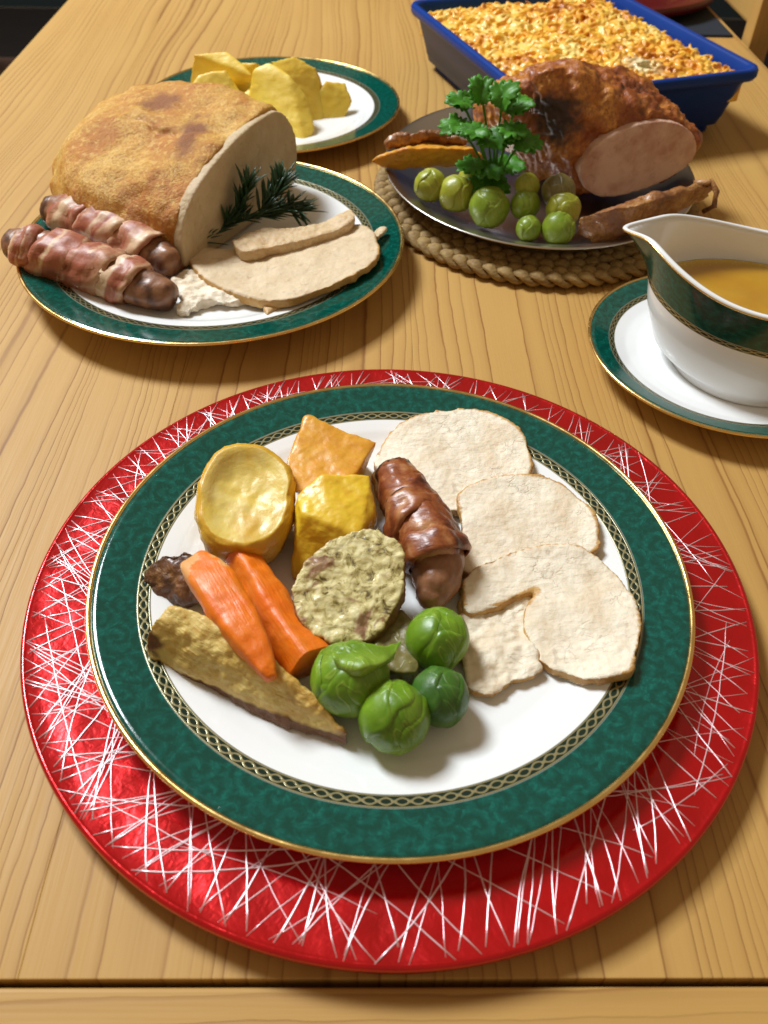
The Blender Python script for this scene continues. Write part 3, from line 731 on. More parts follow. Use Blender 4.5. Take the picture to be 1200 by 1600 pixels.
O = PX([(590, 985), (625, 960), (650, 1000), (655, 1050), (630, 1062), (600, 1050), (585, 1020)], FL+.008)
tag(sculpt('onion_piece', slab(O, lambda x, y: FL+.0006, .012), M_SPROUT_B, None, AT(620, 1015, FL), voxel=.0009, smooth=10, disp=((90, .003), (300, .001)), seed=6),
    'soft brownish scrap of sprout leaf wedged behind the green sprouts', 'vegetable scrap')

# ================================================================== TURKEY PLATE
tj = thing('turkey_joint', 'golden skinned turkey breast joint with a flat pale cut end', 'turkey joint', (-.17, .60, TF))
P1 = V((-.1317, .5254, 0)); P2 = V((-.0686, .6418, 0)); eu = (P2-P1).normalized(); en = V((eu.y, -eu.x, 0))
prof = [(-.005, .016), (-.003, .036), (.006, .053), (.028, .0670), (.062, .0780), (.095, .0830), (.122, .0820), (.139, .068), (.146, .048), (.141, .028), (.128, .0165), (.07, .0125), (.02, .0125)]
PR = spline(prof+[prof[0]], 81)[:-1]; pc = (.072, .042)
def jp(u, z, d): return V((P1.x+eu.x*u+en.x*d, P1.y+eu.y*u+en.y*d, z))
rows = [(0, 1.0, 0, 0), (-.004, 1.012, 0, 0), (-.03, 1.05, .0, .0), (-.06, 1.06, .0, .001), (-.09, 1.0, .0, .001), (-.115, .88, .0, .0), (-.134, .68, 0, -.002), (-.146, .42, 0, -.004), (-.152, .12, 0, -.005)]
rows = spline(rows, 60)
def build(bm):
    L = []
    for d, s, du, dz in rows:
        L.append([bm.verts.new(jp(pc[0]+(u-pc[0])*s+du, max(.0125, pc[1]+dz+(z-pc[1])*s), d)) for u, z in PR])
    for a, b in zip(L, L[1:]):
        for i in range(80): bm.faces.new((a[i], a[(i+1) % 80], b[(i+1) % 80], b[i]))
    bm.faces.new(L[0]); bm.faces.new(L[-1][::-1])
dark_c = jp(.060, .078, -.028)
def jm(p, n): 
    q = (p-dark_c); d1 = abs(q.dot(en)+.35*q.dot(eu)); d2 = abs(q.dot(eu)-.3*q.dot(en))
    return max(max(0, 1.1-((d1/.016)**2+(d2/.032)**2)**.5+fn(p, 60, 3)*.35), .8*max(0, 1-((q+eu*.0-V((0,0,0))).dot(en)+.045)**2/.0004-((q.dot(eu)-.025)/.02)**2))
def jpost(p, n):
    q = p-dark_c; s = q.dot(eu)+fn(p, 40, 9)*.012; w = math.exp(-((s)/.0035)**2)*math.exp(-((q.dot(en)+.03)/.030)**2)
    return n*(-.0035*w)
sculpt('skin', build, M_SKIN, tj, voxel=.0016, smooth=5, disp=((22, .0075), (70, .0022), (240, .0009)), maskf=jm, seed=61, post=jpost)
def cf(bm):
    A = [bm.verts.new(jp(pc[0]+(u-pc[0])*.975, pc[1]+(z-pc[1])*.972, .0045)) for u, z in PR]; B = [bm.verts.new(jp(pc[0]+(u-pc[0])*.975, pc[1]+(z-pc[1])*.972, -.004)) for u, z in PR]
    bm.faces.new(A); bm.faces.new(B[::-1])
    for i in range(80): bm.faces.new((A[i], A[(i+1) % 80], B[(i+1) % 80], B[i]))
    bmesh.ops.triangulate(bm, faces=bm.faces[:])
sculpt('cut_face', cf, M_TURKEY_CUT_SHADE, tj, voxel=.0014, smooth=4, disp=((40, .0014), (300, .0005)), maskf=lambda p, n: 0.0, seed=62)

def pig(label, st, seed, group, bands):
    t = thing('bacon_wrapped_sausage', label, 'sausage', AT(st[0][0], st[0][1], TF), group)
    W = [(*AT(a, b, z), w, w*.95) for a, b, z, w in st]
    loft_obj('sausage', W, M_SAUS, t, n=60, seg=32, disp=((90, .0026), (300, .0010)), seed=seed, maskf=lambda tt, a, p: max(0, min(1, .2+fn(p, 110, 4)*2.4)) if tt > .86 or tt < .06 else 0)
    for k, (t0, t1) in enumerate(bands):
        q0, q1 = spline(W, 101)[int(t0*100)], spline(W, 101)[int(t1*100)]
        wrap_band('bacon', q0[:3], q1[:3], (q0[3]+q1[3])/2*1.03+.0007, M_BACON, t, .28 if k % 2 else .18, seed=seed+k, amp=.003)
    return t
GB = 'bacon wrapped sausages on the turkey plate'
pig('bacon wrapped sausage leaning against the golden turkey joint', [(82, 328, .029, .0105), (105, 333, .029, .0135), (150, 350, .028, .0150), (200, 372, .0265, .0145), (240, 394, .025, .0125), (264, 410, .0235, .0100)], 71, GB, ((.12, .36), (.34, .58), (.56, .80)))
pig('bacon wrapped sausage lying across the plate rim below the other', [(22, 382, .032, .0105), (50, 388, .031, .0135), (100, 402, .028, .0148), (160, 424, .026, .0148), (215, 446, .024, .0138), (256, 460, .023, .0112)], 72, GB, ((.06, .26), (.25, .47), (.45, .66), (.64, .80)))
def tlay(x, y):
    r = math.hypot(x-TP.x, y-(TP.y-.004)); return TF+.0025+max(0, min(1, (r-.088)/.046))*.0102
tag(turkey_slice('turkey_slice', 'x', [(292, 398), (305, 385), (360, 388), (430, 378), (500, 356), (545, 350), (580, 358), (590, 376), (592, 398), (572, 418), (530, 440), (480, 460), (430, 470), (385, 464), (335, 444), (305, 420)],
    TF+.014, tlay, .0065, 81, None, mat=M_TURKEY_GREY, voxel=.0011), 'flat grey turkey slice with golden crust hanging over the plate rim', 'turkey slice')
tag(sculpt('turkey_strip', slab(PX([(362, 372), (400, 356), (470, 352), (520, 338), (546, 330), (556, 338), (548, 350), (500, 366), (440, 380), (380, 390)], TF+.018), lambda x, y: tlay(x, y)+.0068, .008), M_TURKEY_GREY, None, AT(450, 365, TF), voxel=.0011, smooth=4,
    disp=((60, .004), (300, .001)), maskf=lambda p, n: .5, seed=82), 'folded strip of turkey behind the flat slice', 'turkey strip')
tag(sculpt('turkey_skin_scrap', slab(PX([(268, 434), (286, 418), (318, 418), (345, 440), (380, 458), (350, 468), (318, 466), (295, 482), (276, 480), (282, 460), (270, 446)], TF+.008), lambda x, y: TF+.001, .0055), M_TURKEY, None, AT(310, 450, TF), voxel=.001, smooth=4,
    disp=((80, .007), (250, .002)), maskf=lambda p, n: .35, seed=83), 'crumpled pale scrap of turkey skin between sausage and slice', 'turkey scrap')
tag(sculpt('turkey_crumb', slab(PX([(412, 470), (440, 466), (452, 474), (430, 484), (418, 492), (414, 484)], TF+.005), lambda x, y: TF+.001, .005), M_TURKEY_GREY, None, AT(430, 478, TF), voxel=.0009, smooth=4,
    disp=((120, .003),), maskf=lambda p, n: .6, seed=84), 'small browned crumb in front of the turkey slice', 'turkey crumb')
tag(sculpt('turkey_crumb', slab(PX([(584, 362), (592, 357), (604, 358), (598, 366), (588, 372)], .024), lambda x, y: .0225, .003), M_TURKEY_GREY, None, AT(594, 364, .02), voxel=.0006, smooth=3,
    disp=((200, .002),), maskf=lambda p, n: .4, seed=85), 'tiny shred at the outer tip of the turkey slice', 'turkey crumb')

# rosemary
def needle(base, d, L, w):
    d = V(d).normalized(); s = d.cross(V((0, 0, 1))).normalized(); u = s.cross(d); vs = []
    for t, k in ((0, .5), (.35, 1), (.75, .8), (1, .08)):
        c = V(base)+d*L*t+V((0, 0, -1))*L*.12*t*t
        vs += [c+s*w*k, c+u*w*.45*k, c-s*w*k, c-u*w*.45*k]
    fs = [(i*4+j, i*4+(j+1) % 4, i*4+4+(j+1) % 4, i*4+4+j) for i in range(3) for j in range(4)]+[(3, 2, 1, 0), (12, 13, 14, 15)]
    return vs, fs
rs = thing('rosemary_sprig', 'dark green rosemary sprig lying against the cut face of the turkey', 'herb sprig', AT(400, 345, TF+.01))
R_ = random.Random(5)
stems = [[(300, 388, TF+.010), (345, 358, TF+.014), (400, 338, TF+.020), (455, 318, TF+.022)], [(345, 358, TF+.014), (375, 325, TF+.026), (388, 290, TF+.040)], [(400, 338, TF+.02), (430, 305, TF+.030), (440, 285, TF+.036)], [(400, 340, TF+.016), (440, 332, TF+.018), (470, 330, TF+.018)]]
for si, s in enumerate(stems):
    S = spline([tuple(AT(*q)) for q in s], 26); vs, fs = tube([(*p, .0007) for p in S], .0007, 6); mesh('stem', vs, fs, M_ROSE, rs)
    for i in range(2, 26):
        p = V(S[i]); T = (V(S[i])-V(S[i-1])).normalized()
        for k in range(4 if si in (0, 2) else 3):
            d = T*.9+V((R_.uniform(-1, 1), R_.uniform(-1, 1), R_.uniform(-.2, .9)))*.8
            vs, fs = needle(p, d, R_.uniform(.012, .022), .0012); mesh('needle', vs, fs, M_ROSE, rs)

# ================================================================== POTATO PLATE
def pot(label, pts, seed):
    wedge('potato_piece', label, 'potato', pts, M_POTBACK, seed, 'yellow potatoes on the far plate', voxel=.0012, smooth=26, disp=((45, .0022), (160, .0005)), grow=1.30)
F2 = PF
pot('tall yellow potato chunk farthest left on the far plate', [(306, 140, F2+.012), (312, 92, F2+.040), (352, 88, F2+.042), (385, 120, F2+.030), (388, 150, F2+.005), (330, 155, F2), (372, 104, F2+.036)], 91)
pot('pale potato wedge just above the turkey skin', [(300, 150, F2+.020), (318, 122, F2+.032), (350, 118, F2+.034), (370, 150, F2+.02), (375, 170, F2), (310, 172, F2), (380, 165, F2)], 92)
pot('small potato chunk in the middle of the pile with a green speck', [(368, 140, F2+.010), (378, 104, F2+.030), (400, 104, F2+.032), (420, 118, F2+.022), (415, 150, F2), (380, 155, F2)], 93)
pot('large half moon potato slice facing out', [(398, 150, F2+.020), (404, 120, F2+.036), (424, 112, F2+.040), (448, 126, F2+.036), (474, 160, F2+.020), (480, 195, F2+.006), (466, 214, F2), (442, 208, F2), (410, 190, F2+.002), (400, 172, F2+.008), (430, 118, F2+.030)], 94)
pot('arched deep yellow potato wedge behind the half moon slice', [(432, 104, F2+.040), (462, 96, F2+.042), (490, 112, F2+.034), (505, 150, F2+.014), (500, 186, F2), (478, 188, F2), (446, 118, F2+.034)], 95)
pot('small potato chunk at the right end of the pile', [(500, 150, F2+.016), (510, 132, F2+.024), (536, 134, F2+.020), (545, 158, F2+.010), (535, 182, F2), (505, 184, F2), (498, 172, F2)], 96)
pot('low potato piece half hidden by the turkey joint', [(372, 156, F2+.014), (392, 140, F2+.02), (412, 160, F2+.014), (416, 180, F2), (380, 184, F2)], 97)

# ================================================================== PLATTER
PC = V((.1330, .6720, 0))
mt = thing('woven_mat', 'round plaited straw mat under the steel platter', 'mat', PC)
vs, fs = lathe([(0, .001), (.112, .001), (.112, .006), (0, .006)], PC, 64, sx=.9); mesh('centre', vs, fs, M_GRASS, mt)
for bi, R0 in enumerate((.1355, .1165)):
    hold = None
    nper = int(2*pi*R0/.036); N = nper*26
    for s in range(3):
        pts = []
        for i in range(N+1):
            th = 2*pi*i/N; ph = th*nper+s*2*pi/3
            rr_ = R0+.0060*sin(ph); z = .0058+.0026*sin(2*ph)
            pts.append((PC.x+rr_*cos(th)*.90, PC.y-.004+rr_*sin(th), z))
        vs, fs = [], []; seg = 8
        for i, p in enumerate(pts):
            a = V(pts[(i-1) % N]); b = V(pts[(i+1) % N]); T = (b-a).normalized(); side = T.cross(V((0, 0, 1))).normalized(); nn = side.cross(T)
            for k in range(seg):
                aa = 2*pi*k/seg; vs.append(V(p)+(side*cos(aa)*.0056+nn*sin(aa)*.0028)*(1+.12*fn(V(p), 90, s)))
        for i in range(N):
            for k in range(seg):
                l = (k+1) % seg; fs.append((i*seg+k, i*seg+l, (i+1)*seg+l, (i+1)*seg+k))
        o = mesh('braid' if hold is None else 'strand', vs, fs, M_GRASS, mt if hold is None else hold)
        if hold is None: hold = o
ptop = [(0, .0035), (.085, .0035), (.100, .0055), (.115, .0105), (.128, .0165), (.136, .0195), (.1385, .0198)]
pbot = [(.1392, .0190), (.1370, .0178), (.128, .0145), (.115, .0085), (.100, .0030), (.085, .0012), (0, .0012)]
vs, fs = lathe(bump_rings(ptop, 2)+pbot, PC+V((0, 0, .0075)), 160, sx=.895)
tag(mesh('steel_platter', vs, fs, M_STEEL, None, PC+V((0, 0, .0075))), 'round steel platter with thin rim holding the dark roast and sprouts', 'platter')
QF = .0115
cj = thing('roast_joint', 'dark glazed roast joint with a pink cut face on the steel platter', 'roast joint', (.17, .66, QF))
A1, A2 = V((.1530, .6220, 0)), V((.2500, .6560, 0)); fu = (A2-A1).normalized(); fnn = V((fu.y, -fu.x, 0))
def fp_(u, z, d=0): return V((A1.x+fu.x*u+fnn.x*d, A1.y+fu.y*u+fnn.y*d, z))
fprof = [(.004, .030), (-.004, .046), (.004, .062), (.024, .073), (.052, .078), (.078, .074), (.098, .062), (.106, .047), (.098, .034), (.074, .024), (.046, .019), (.020, .021)]
FPR = spline(fprof+[fprof[0]], 61)[:-1]
def cbuild(bm):
    cen = (.05, .048); L = []
    for d, s, du, dz in spline([(0, .99, 0, 0), (-.012, 1.08, .0, .002), (-.035, 1.16, -.010, .008), (-.060, 1.18, -.024, .013), (-.085, 1.02, -.040, .014), (-.105, .74, -.052, .006), (-.118, .34, -.058, -.004)], 36):
        L.append([bm.verts.new(fp_(cen[0]+(u-cen[0])*s+du, max(.013, cen[1]+dz+(z-cen[1])*s), d)) for u, z in FPR])
    for a, b in zip(L, L[1:]):
        for i in range(60): bm.faces.new((a[i], a[(i+1) % 60], b[(i+1) % 60], b[i]))
    bm.faces.new(L[0]); bm.faces.new(L[-1][::-1])
    hull(*[AT(*q) for q in [(838, 118, .105), (860, 104, .112), (900, 108, .108), (818, 160, .080), (790, 185, .055), (822, 220, .045), (845, 285, .020), (880, 280, .03), (870, 200, .07), (835, 250, .03), (930, 130, .10), (905, 250, .05)]])(bm)
def cm(p, n):
    q = p-AT(868, 190, .075); return max(0, 1-(q.length/.030))+max(0, fn(p, 45, 4)*.9-.15)
sculpt('skin', cbuild, M_CROWN, cj, voxel=.0015, smooth=4, disp=((30, .0075), (90, .0040), (240, .0016)), maskf=cm, seed=101, dk=.75)
def cf2(bm):
    A = [bm.verts.new(fp_(.05+(u-.05)*.93, .048+(z-.048)*.92, .0065)) for u, z in FPR]; B = [bm.verts.new(fp_(.05+(u-.05)*.93, .048+(z-.048)*.92, -.006)) for u, z in FPR]
    bm.faces.new(A); bm.faces.new(B[::-1])
    for i in range(60): bm.faces.new((A[i], A[(i+1) % 60], B[(i+1) % 60], B[i]))
    bmesh.ops.triangulate(bm, faces=bm.faces[:])
sculpt('cut_face', cf2, M_PINK, cj, voxel=.0012, smooth=4, disp=((40, .0012), (300, .0004)), maskf=lambda p, n: 0.0, seed=102)

GQ = 'sprouts on the steel platter'
for i, (px, py, rp, z, mt_, lab) in enumerate([
    (672, 290, 25, .030, M_SPROUT_O, 'olive sprout at the left end of the platter row'),
    (714, 303, 28, .028, M_SPROUT_O, 'yellowish split sprout second from the platter edge'),
    (736, 280, 20, .034, M_SPROUT_O, 'half hidden olive sprout under the parsley'),
    (765, 324, 31, .027, M_SPROUT_Y, 'biggest bright sprout in front of the parsley'),
    (821, 320, 23, .030, M_SPROUT_Y, 'light green sprout in the middle of the platter heap'),
    (824, 291, 19, .040, M_SPROUT_O, 'small olive sprout on top against the roast'),
    (873, 299, 26, .040, M_SPROUT_B, 'brownish wilted sprout resting high against the roast'),
    (880, 328, 27, .032, M_SPROUT_O, 'pale green sprout under the brownish one'),
    (826, 357, 20, .022, M_SPROUT_Y, 'small green sprout at the front of the platter'),
    (873, 357, 26, .024, M_SPROUT_Y, 'green sprout with yellow leaf nearest the platter rim')]):
    c = AT(px, py, z+.002); r = rp/F_PX*(c-CAM).dot(FW)
    sprout('brussels_sprout', lab, c, r, mt_, 20+i, GQ, leaves=5, sub=14, face=(R_.uniform(-.6, .6), R_.uniform(-.9, .2), .8))
def pz(p, n): return 1.0 if n.z < .05 else 0.0
wedge('roast_parsnip', 'orange roast parsnip wedge jutting over the left platter rim', 'parsnip', [(582, 252, .034), (592, 240, .040), (640, 232, .050), (740, 232, .048), (762, 246, .040), (750, 258, .030), (640, 264, .028), (600, 262, .028), (700, 215, .04)],
    M_ORANGE, 111, 'roast parsnips on the steel platter', voxel=.0012, disp=((60, .004), (200, .0016)))
wedge('roast_parsnip', 'crisp edged parsnip lying on the back left of the platter', 'parsnip', [(600, 230, .042), (606, 212, .050), (650, 206, .056), (700, 204, .056), (735, 222, .050), (700, 236, .038), (620, 238, .036)],
    M_BROWN, 112, 'roast parsnips on the steel platter', voxel=.0010, disp=((80, .0065), (220, .003)))
wedge('roast_parsnip', 'golden parsnip piece tucked behind the parsley', 'parsnip', [(785, 195, .060), (800, 178, .066), (835, 185, .060), (840, 225, .04), (790, 230, .035), (810, 240, .03)],
    M_ORANGE, 113, 'roast parsnips on the steel platter', voxel=.0012, disp=((60, .004), (200, .0016)))
fpz = wedge('roast_parsnip', 'long reddish brown parsnip along the front right platter rim', 'parsnip', [(904, 362, .026), (910, 338, .040), (940, 330, .046), (1030, 300, .050), (1098, 282, .050), (1116, 290, .046), (1100, 312, .034), (1040, 338, .026), (960, 378, .022), (925, 380, .020), (1000, 320, .05)],
    M_BROWN, 114, 'roast parsnips on the steel platter', voxel=.0012, disp=((60, .005), (200, .0022)))
vs, fs = tube([(*AT(px, py, z), r) for px, py, z, r in ((1085, 288, .048, .003), (1112, 284, .050, .0026), (1120, 300, .046, .0022), (1116, 322, .038, .0022), (1100, 330, .030, .002))], .002, 8)
mesh('curled_tip', vs, fs, M_BROWN, fpz)

# parsley
ps = thing('parsley_sprig', 'fresh curly green parsley sprig standing among the platter sprouts', 'herb sprig', AT(775, 300, .02))
def leaflet(c, d, up, size, seed):
    d = V(d).normalized(); up = V(up).normalized(); s = d.cross(up).normalized(); up = s.cross(d); n = 54; c = V(c)
    ring = []
    for i in range(n):
        a = 2*pi*i/n
        lob = .52+.30*abs(cos(a*1.5))**.6+.34*abs(sin(a*6.5+seed))**.7
        r = size*lob*(.25+.75*(.5+.5*cos(a))**.35) if abs(a-pi) > .3 else size*.12
        ring.append((r*cos(a), r*sin(a)*.95))
    vs = [c+d*size*.12]; rows = 5
    for k in range(1, rows+1):
        for x, y in ring:
            q = k/rows; x_, y_ = x*q, y*q
            h = size*(.07*sin(x_/size*5+seed)+.07*sin(y_/size*9+seed*2))*q-size*.35*(x_/size)**2*.6
            vs.append(c+d*(x_+size*.12*(1-q))+s*y_+up*h)
    fs = [(0, 1+i, 1+(i+1) % n) for i in range(n)]
    for k in range(rows-1):
        for i in range(n):
            j = (i+1) % n; fs.append((1+k*n+i, 1+(k+1)*n+i, 1+(k+1)*n+j, 1+k*n+j))
    return vs, fs
root = AT(772, 302, .03)
clusters = [((722, 158, .088), (-1, .2, .35)), ((752, 146, .100), (-.2, .5, .8)), ((785, 152, .100), (.3, .5, .7)), ((806, 165, .094), (.9, .4, .4)), ((716, 196, .078), (-1, -.3, .1)), ((742, 205, .078), (-.4, -.8, .2)),
    ((798, 205, .080), (.6, -.5, .3)), ((818, 220, .074), (1, -.3, .0)), ((772, 216, .072), (.1, -1, .1)), ((738, 258, .052), (-.9, -.4, .1)), ((768, 262, .050), (.1, -1, .1)), ((795, 256, .050), (.7, -.6, .1)), ((772, 285, .040), (.2, -1, -.2)), ((748, 282, .040), (-.5, -.8, -.2))]
for i, (q, d) in enumerate(clusters):
    c = AT(*q); mid = root.lerp(c, .5)+V((0, .004, .004))
    S = spline([tuple(root), tuple(mid), tuple(c)], 10); vs, fs = tube([(*p, .0009) for p in S], .0009, 6); mesh('stem', vs, fs, M_PARS, ps)
    dd = V(d)
    for k, ang in enumerate((-1.25, 0, 1.25)):
        d2 = Matrix.Rotation(ang, 3, 'Z') @ dd
        vs, fs = leaflet(c, d2, (0, -.45, 1), R_.uniform(.0105, .0135), i*3+k)
        mesh('leaf', vs, fs, M_PARS, ps).modifiers.new('s', 'SOLIDIFY').thickness = .0003

# ================================================================== BLUE DISH
N_ = V((.130, .727)); e1 = V((.2118, .0730)).normalized(); e2 = V((-e1.y, e1.x)); DH = (.1180, .1440)
DC = N_+e1*(DH[0]-.0035)+e2*(DH[1]-.0035)
def rrect(hx, hy, rad, n=12):
    pts = []
    for cx_, cy_, a0 in ((hx-rad, hy-rad, 0), (-hx+rad, hy-rad, pi/2), (-hx+rad, -hy+rad, pi), (hx-rad, -hy+rad, 1.5*pi)):
        for i in range(n+1): a = a0+pi/2*i/n; pts.append((cx_+rad*cos(a), cy_+rad*sin(a)))
    return pts
bd = thing('baking_dish', 'deep blue enamelled rectangular baking dish at the back of the table', 'baking dish', (DC.x, DC.y, 0))
rings = [(.088, .102, .0, .016), (.090, .104, .001, .018), (.090, .104, .006, .018), (.096, .110, .009, .022), (.1055, .120, .046, .026), (.107, .1215, .0495, .026), (.1115, .1262, .0508, .028), (.1128, .1277, .0535, .029), (.1128, .1277, .0580, .029), (.1115, .1264, .0605, .028),
    (.1080, .1229, .0608, .026), (.1060, .1210, .0590, .025), (.1040, .119, .052, .024), (.098, .1125, .016, .022), (.092, .106, .012, .018), (.02, .02, .012, .01)]
vs, fs = [], []
for hx, hy, z, rad in rings:
    hx, hy, rad = hx+.0055, hy+.0165, max(.006, rad*.55)
    for x, y in rrect(hx, hy, rad): q = DC+e1*x+e2*y; vs.append((q.x, q.y, z))
m = 52
for k in range(len(rings)-1):
    for i in range(m): fs.append((k*m+i, k*m+(i+1) % m, (k+1)*m+(i+1) % m, (k+1)*m+i))
fs.append(tuple(range(m))[::-1]); fs.append(tuple((len(rings)-1)*m+i for i in range(m)))
mesh('dish', vs, fs, M_BLUE, bd)
def cz(x, y):
    e = max(abs(x)/.104, abs(y)/.132); return .050+.008*(1-e**3)+MN.fractal(V((x*30, y*30, 1)), 1, 2, 4)*.0035
ct = thing('cheese_bake', 'golden browned grated cheese topping filling the blue baking dish', 'food', (DC.x, DC.y, .012))
R3 = random.Random(9)
def cheese(bm):
    nx, ny = 60, 66; G_ = {}
    for s_ in (0, 1):
        for i in range(nx):
            for j in range(ny):
                x, y = (-1+2*i/(nx-1))*.1065, (-1+2*j/(ny-1))*.1325
                q = DC+e1*x+e2*y; G_[s_, i, j] = bm.verts.new((q.x, q.y, cz(x, y)-.001 if s_ else .030))
    for i in range(nx-1):
        for j in range(ny-1):
            bm.faces.new([G_[1, i, j], G_[1, i+1, j], G_[1, i+1, j+1], G_[1, i, j+1]]); bm.faces.new([G_[0, i, j], G_[0, i, j+1], G_[0, i+1, j+1], G_[0, i+1, j]])
    for i in range(nx-1):
        for j in (0, ny-1): bm.faces.new([G_[0, i, j], G_[0, i+1, j], G_[1, i+1, j], G_[1, i, j]])
    for j in range(ny-1):
        for i in (0, nx-1): bm.faces.new([G_[0, i, j], G_[0, i, j+1], G_[1, i, j+1], G_[1, i, j]])
    for k in range(2600):
        x, y = R3.uniform(-.103, .103), R3.uniform(-.129, .129); z = cz(x, y)+R3.uniform(-.001, .0032)+.002*fn((x, y, 0), 60, 3)
        a = R3.gauss(.5, .9); L = R3.uniform(.005, .014); tl = R3.gauss(0, .26); b = R3.uniform(-.8, .8); w_ = R3.uniform(.0012, .0024)
        pts = []
        for u in (-.5, -.17, .17, .5):
            q = DC+e1*(x+cos(a+b*u)*L*u)+e2*(y+sin(a+b*u)*L*u); pts.append((q.x, q.y, z+L*u*tl-.0015*(abs(u)*2)**2, w_*(1-.5*abs(u))))
        vs, fs = tube(pts, w_, 5); vv = [bm.verts.new(p) for p in vs]
        for f in fs: bm.faces.new([vv[i] for i in f])
hole = AT(1000, 105, .055)
sculpt('crust', cheese, M_CHEESE, ct, voxel=.00115, smooth=1, disp=((300, .0006),), maskf=lambda p, n: max(0, 1.3-(p-hole).length/.019+fn(p, 90, 2)*.4), seed=12)

# ================================================================== GRAVY BOAT
SR = .0890; SCN = V((.2245, .4345, 0))
g = G('saucer_china'); 
M_SAUC = china('saucer_china', SR)
st = thing('saucer', 'green banded saucer standing under the gravy boat', 'saucer', SCN)
top = [(0, .0075), (.048, .0075), (.056, .0078), (.064, .0092), (.072, .0118), (SR-.0016, .0166)]
bot = [(SR-.0010, .0155), (.073, .0100), (.062, .0060), (.056, .0045), (.054, .0004), (.051, .0004), (.050, .004), (0, .004)]
tp = bump_rings(top, 5); vs, fs = lathe(tp+bot, SCN, 160); mesh('dish', vs, fs, M_SAUC, st, mask=([1.0]*len(tp)+[0.0]*len(bot))*160)
vs, fs = lathe([(SR-.0011+.0011*cos(a), .0161+.0010*sin(a)) for a in [i*pi/5 for i in range(10)]], SCN, 160, closed=True); mesh('gilt_rim', vs, fs, M_GOLD, st)

BC = V((.2343, .4307, .0080)); BA = -.445
g = G('boat_china'); x, y, z = g.sep(g.co)[:3]; at_ = g.N.new('ShaderNodeAttribute'); at_.attribute_name = 'around'
gt = g.mask(); rr_ = g.ma('MULTIPLY_ADD', gt, 1.0, 0.0)
M_BOAT = china_core(g, rr_, at_.outputs['Fac'], .1, 1.0, lo=.60, mid=.655, hi=.985)
gb = thing('gravy_boat', 'white china gravy boat with green band and gold lip full of gravy', 'gravy boat', BC)
NB = 160
def brow(h, inner=0):
    """one horizontal ring of the boat at height fraction h"""
    hs = max(0, min(1, h)); q = spline([(0, .0), (.06, .0), (.12, .50), (.25, .70), (.45, .96), (.7, 1.0), (1.0, 1.0)], 201)
    q = min(q, key=lambda e: abs(e[0]-hs))[1]
    a = .0469+(.0700-.0469)*q; b = .0480+(.0513-.0480)*q; out = []
    k = max(0, (h-.5)/.5)**1.6
    for i in range(NB):
        th = 2*pi*i/NB; back = -cos(th); sp = max(0, back)
        x = cos(th)*(a-inner)-.0098*k*sp**4.4-.0130*k*sp**48; y = sin(th)*(b-inner)
        rimz = .0597+.0141*sp**2.2-.002*max(0, -back)**2
        out.append((x, y, h*rimz-.0065*k*sp**30))
    return out
def place(p): 
    c_, s_ = cos(BA), sin(BA); return (BC.x+p[0]*c_-p[1]*s_, BC.y+p[0]*s_+p[1]*c_, BC.z+p[2])
vs, mk, ar = [], [], []
seq = [('o', h) for h in (0, .02, .04, .07, .10, .14, .2, .27, .34, .41, .48, .54, .60, .65, .70, .75, .80, .85, .90, .94, .975, .99)]
seq += [('i', h) for h in (.99, .95, .88, .8, .7, .6, .5, .4, .3, .2, .12)]
for kind, h in seq:
    for i, p in enumerate(brow(h, 0 if kind == 'o' else .0030)):
        vs.append(place(p)); mk.append(h if kind == 'o' else 0); ar.append(2*pi*i/NB*.62)
m = len(seq); fs = [(k*NB+i, k*NB+(i+1) % NB, (k+1)*NB+(i+1) % NB, (k+1)*NB+i) for k in range(m-1) for i in range(NB)]
fs.append(tuple(range(NB))[::-1]); fs.append(tuple((m-1)*NB+i for i in range(NB)))
o = mesh('body', vs, fs, M_BOAT, gb, mask=mk, weld=False)
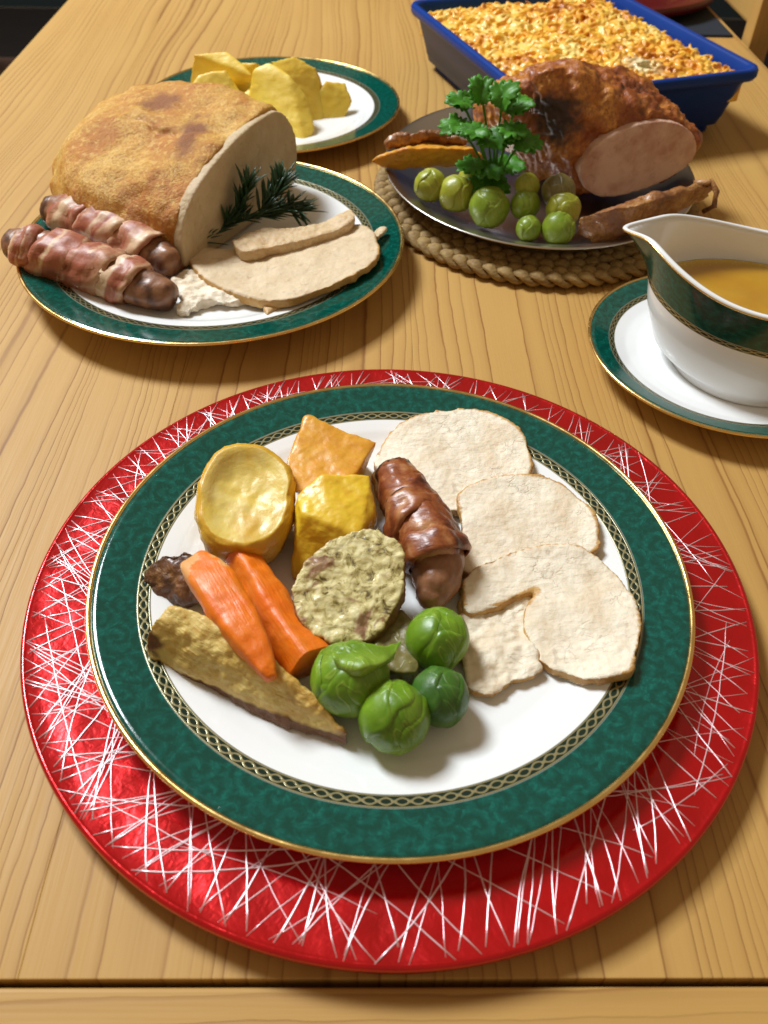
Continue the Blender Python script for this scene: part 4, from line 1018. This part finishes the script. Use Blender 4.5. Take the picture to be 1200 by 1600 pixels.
a_ = o.data.attributes.new('around', 'FLOAT', 'POINT'); a_.data.foreach_set('value', ar)
rim = [V(place((p[0], p[1], p[2]))) for p in brow(1.0)]; rin = [V(place(p)) for p in brow(1.0, .0030)]
vs, fs = [], []
for i in range(NB):
    a, b = rim[i], rin[i]; c = (a+b)/2; d = (a-b).normalized()
    for k in range(8):
        an = 2*pi*k/8; vs.append(c+d*.0018*cos(an)+V((0, 0, 1))*(.0013*sin(an)-.0004))
for i in range(NB):
    j = (i+1) % NB
    for k in range(8): l = (k+1) % 8; fs.append((i*8+k, j*8+k, j*8+l, i*8+l))
mesh('lip', vs, fs, M_WHITE, gb)
vs, fs = [], []
for i in range(NB):
    a, b = rim[i], rin[i]; d = (a-b).normalized(); c = a+d*.0001
    for k in range(6): an = 2*pi*k/6; vs.append(c+d*.0006*cos(an)+V((0, 0, 1))*(.0006*sin(an)-.0008))
for i in range(NB):
    j = (i+1) % NB
    for k in range(6): l = (k+1) % 6; fs.append((i*6+k, j*6+k, j*6+l, i*6+l))
mesh('gilt_line', vs, fs, M_GOLD, gb)
hp = [(.064, 0, .046, .0042), (.078, 0, .056, .0040), (.094, 0, .052, .0038), (.099, 0, .036, .0038), (.088, 0, .020, .0040), (.062, 0, .013, .0042)]
S = spline([(*place(p[:3]), p[3]) for p in hp], 40); vs, fs = tube(S, .004, 14); mesh('handle', vs, fs, M_WHITE, gb)
lvl = .0395; vs, mk, fs = [], [], []
ringp = []
for i, p in enumerate(brow(.62, .0036)): ringp.append(p)
NR = 14
for k in range(NR+1):
    q = k/NR
    for x, y, z in ringp: vs.append(place((x*q, y*q, lvl+(.0009 if k == NR else 0)))); mk.append(q**14)
fs = [(k*NB+i, k*NB+(i+1) % NB, (k+1)*NB+(i+1) % NB, (k+1)*NB+i) for k in range(NR) for i in range(NB)]
tag(mesh('gravy', vs, fs, M_GRAVY, None, V(place((0, 0, lvl-.001))), mask=mk), 'pool of golden brown gravy inside the white gravy boat', 'gravy')
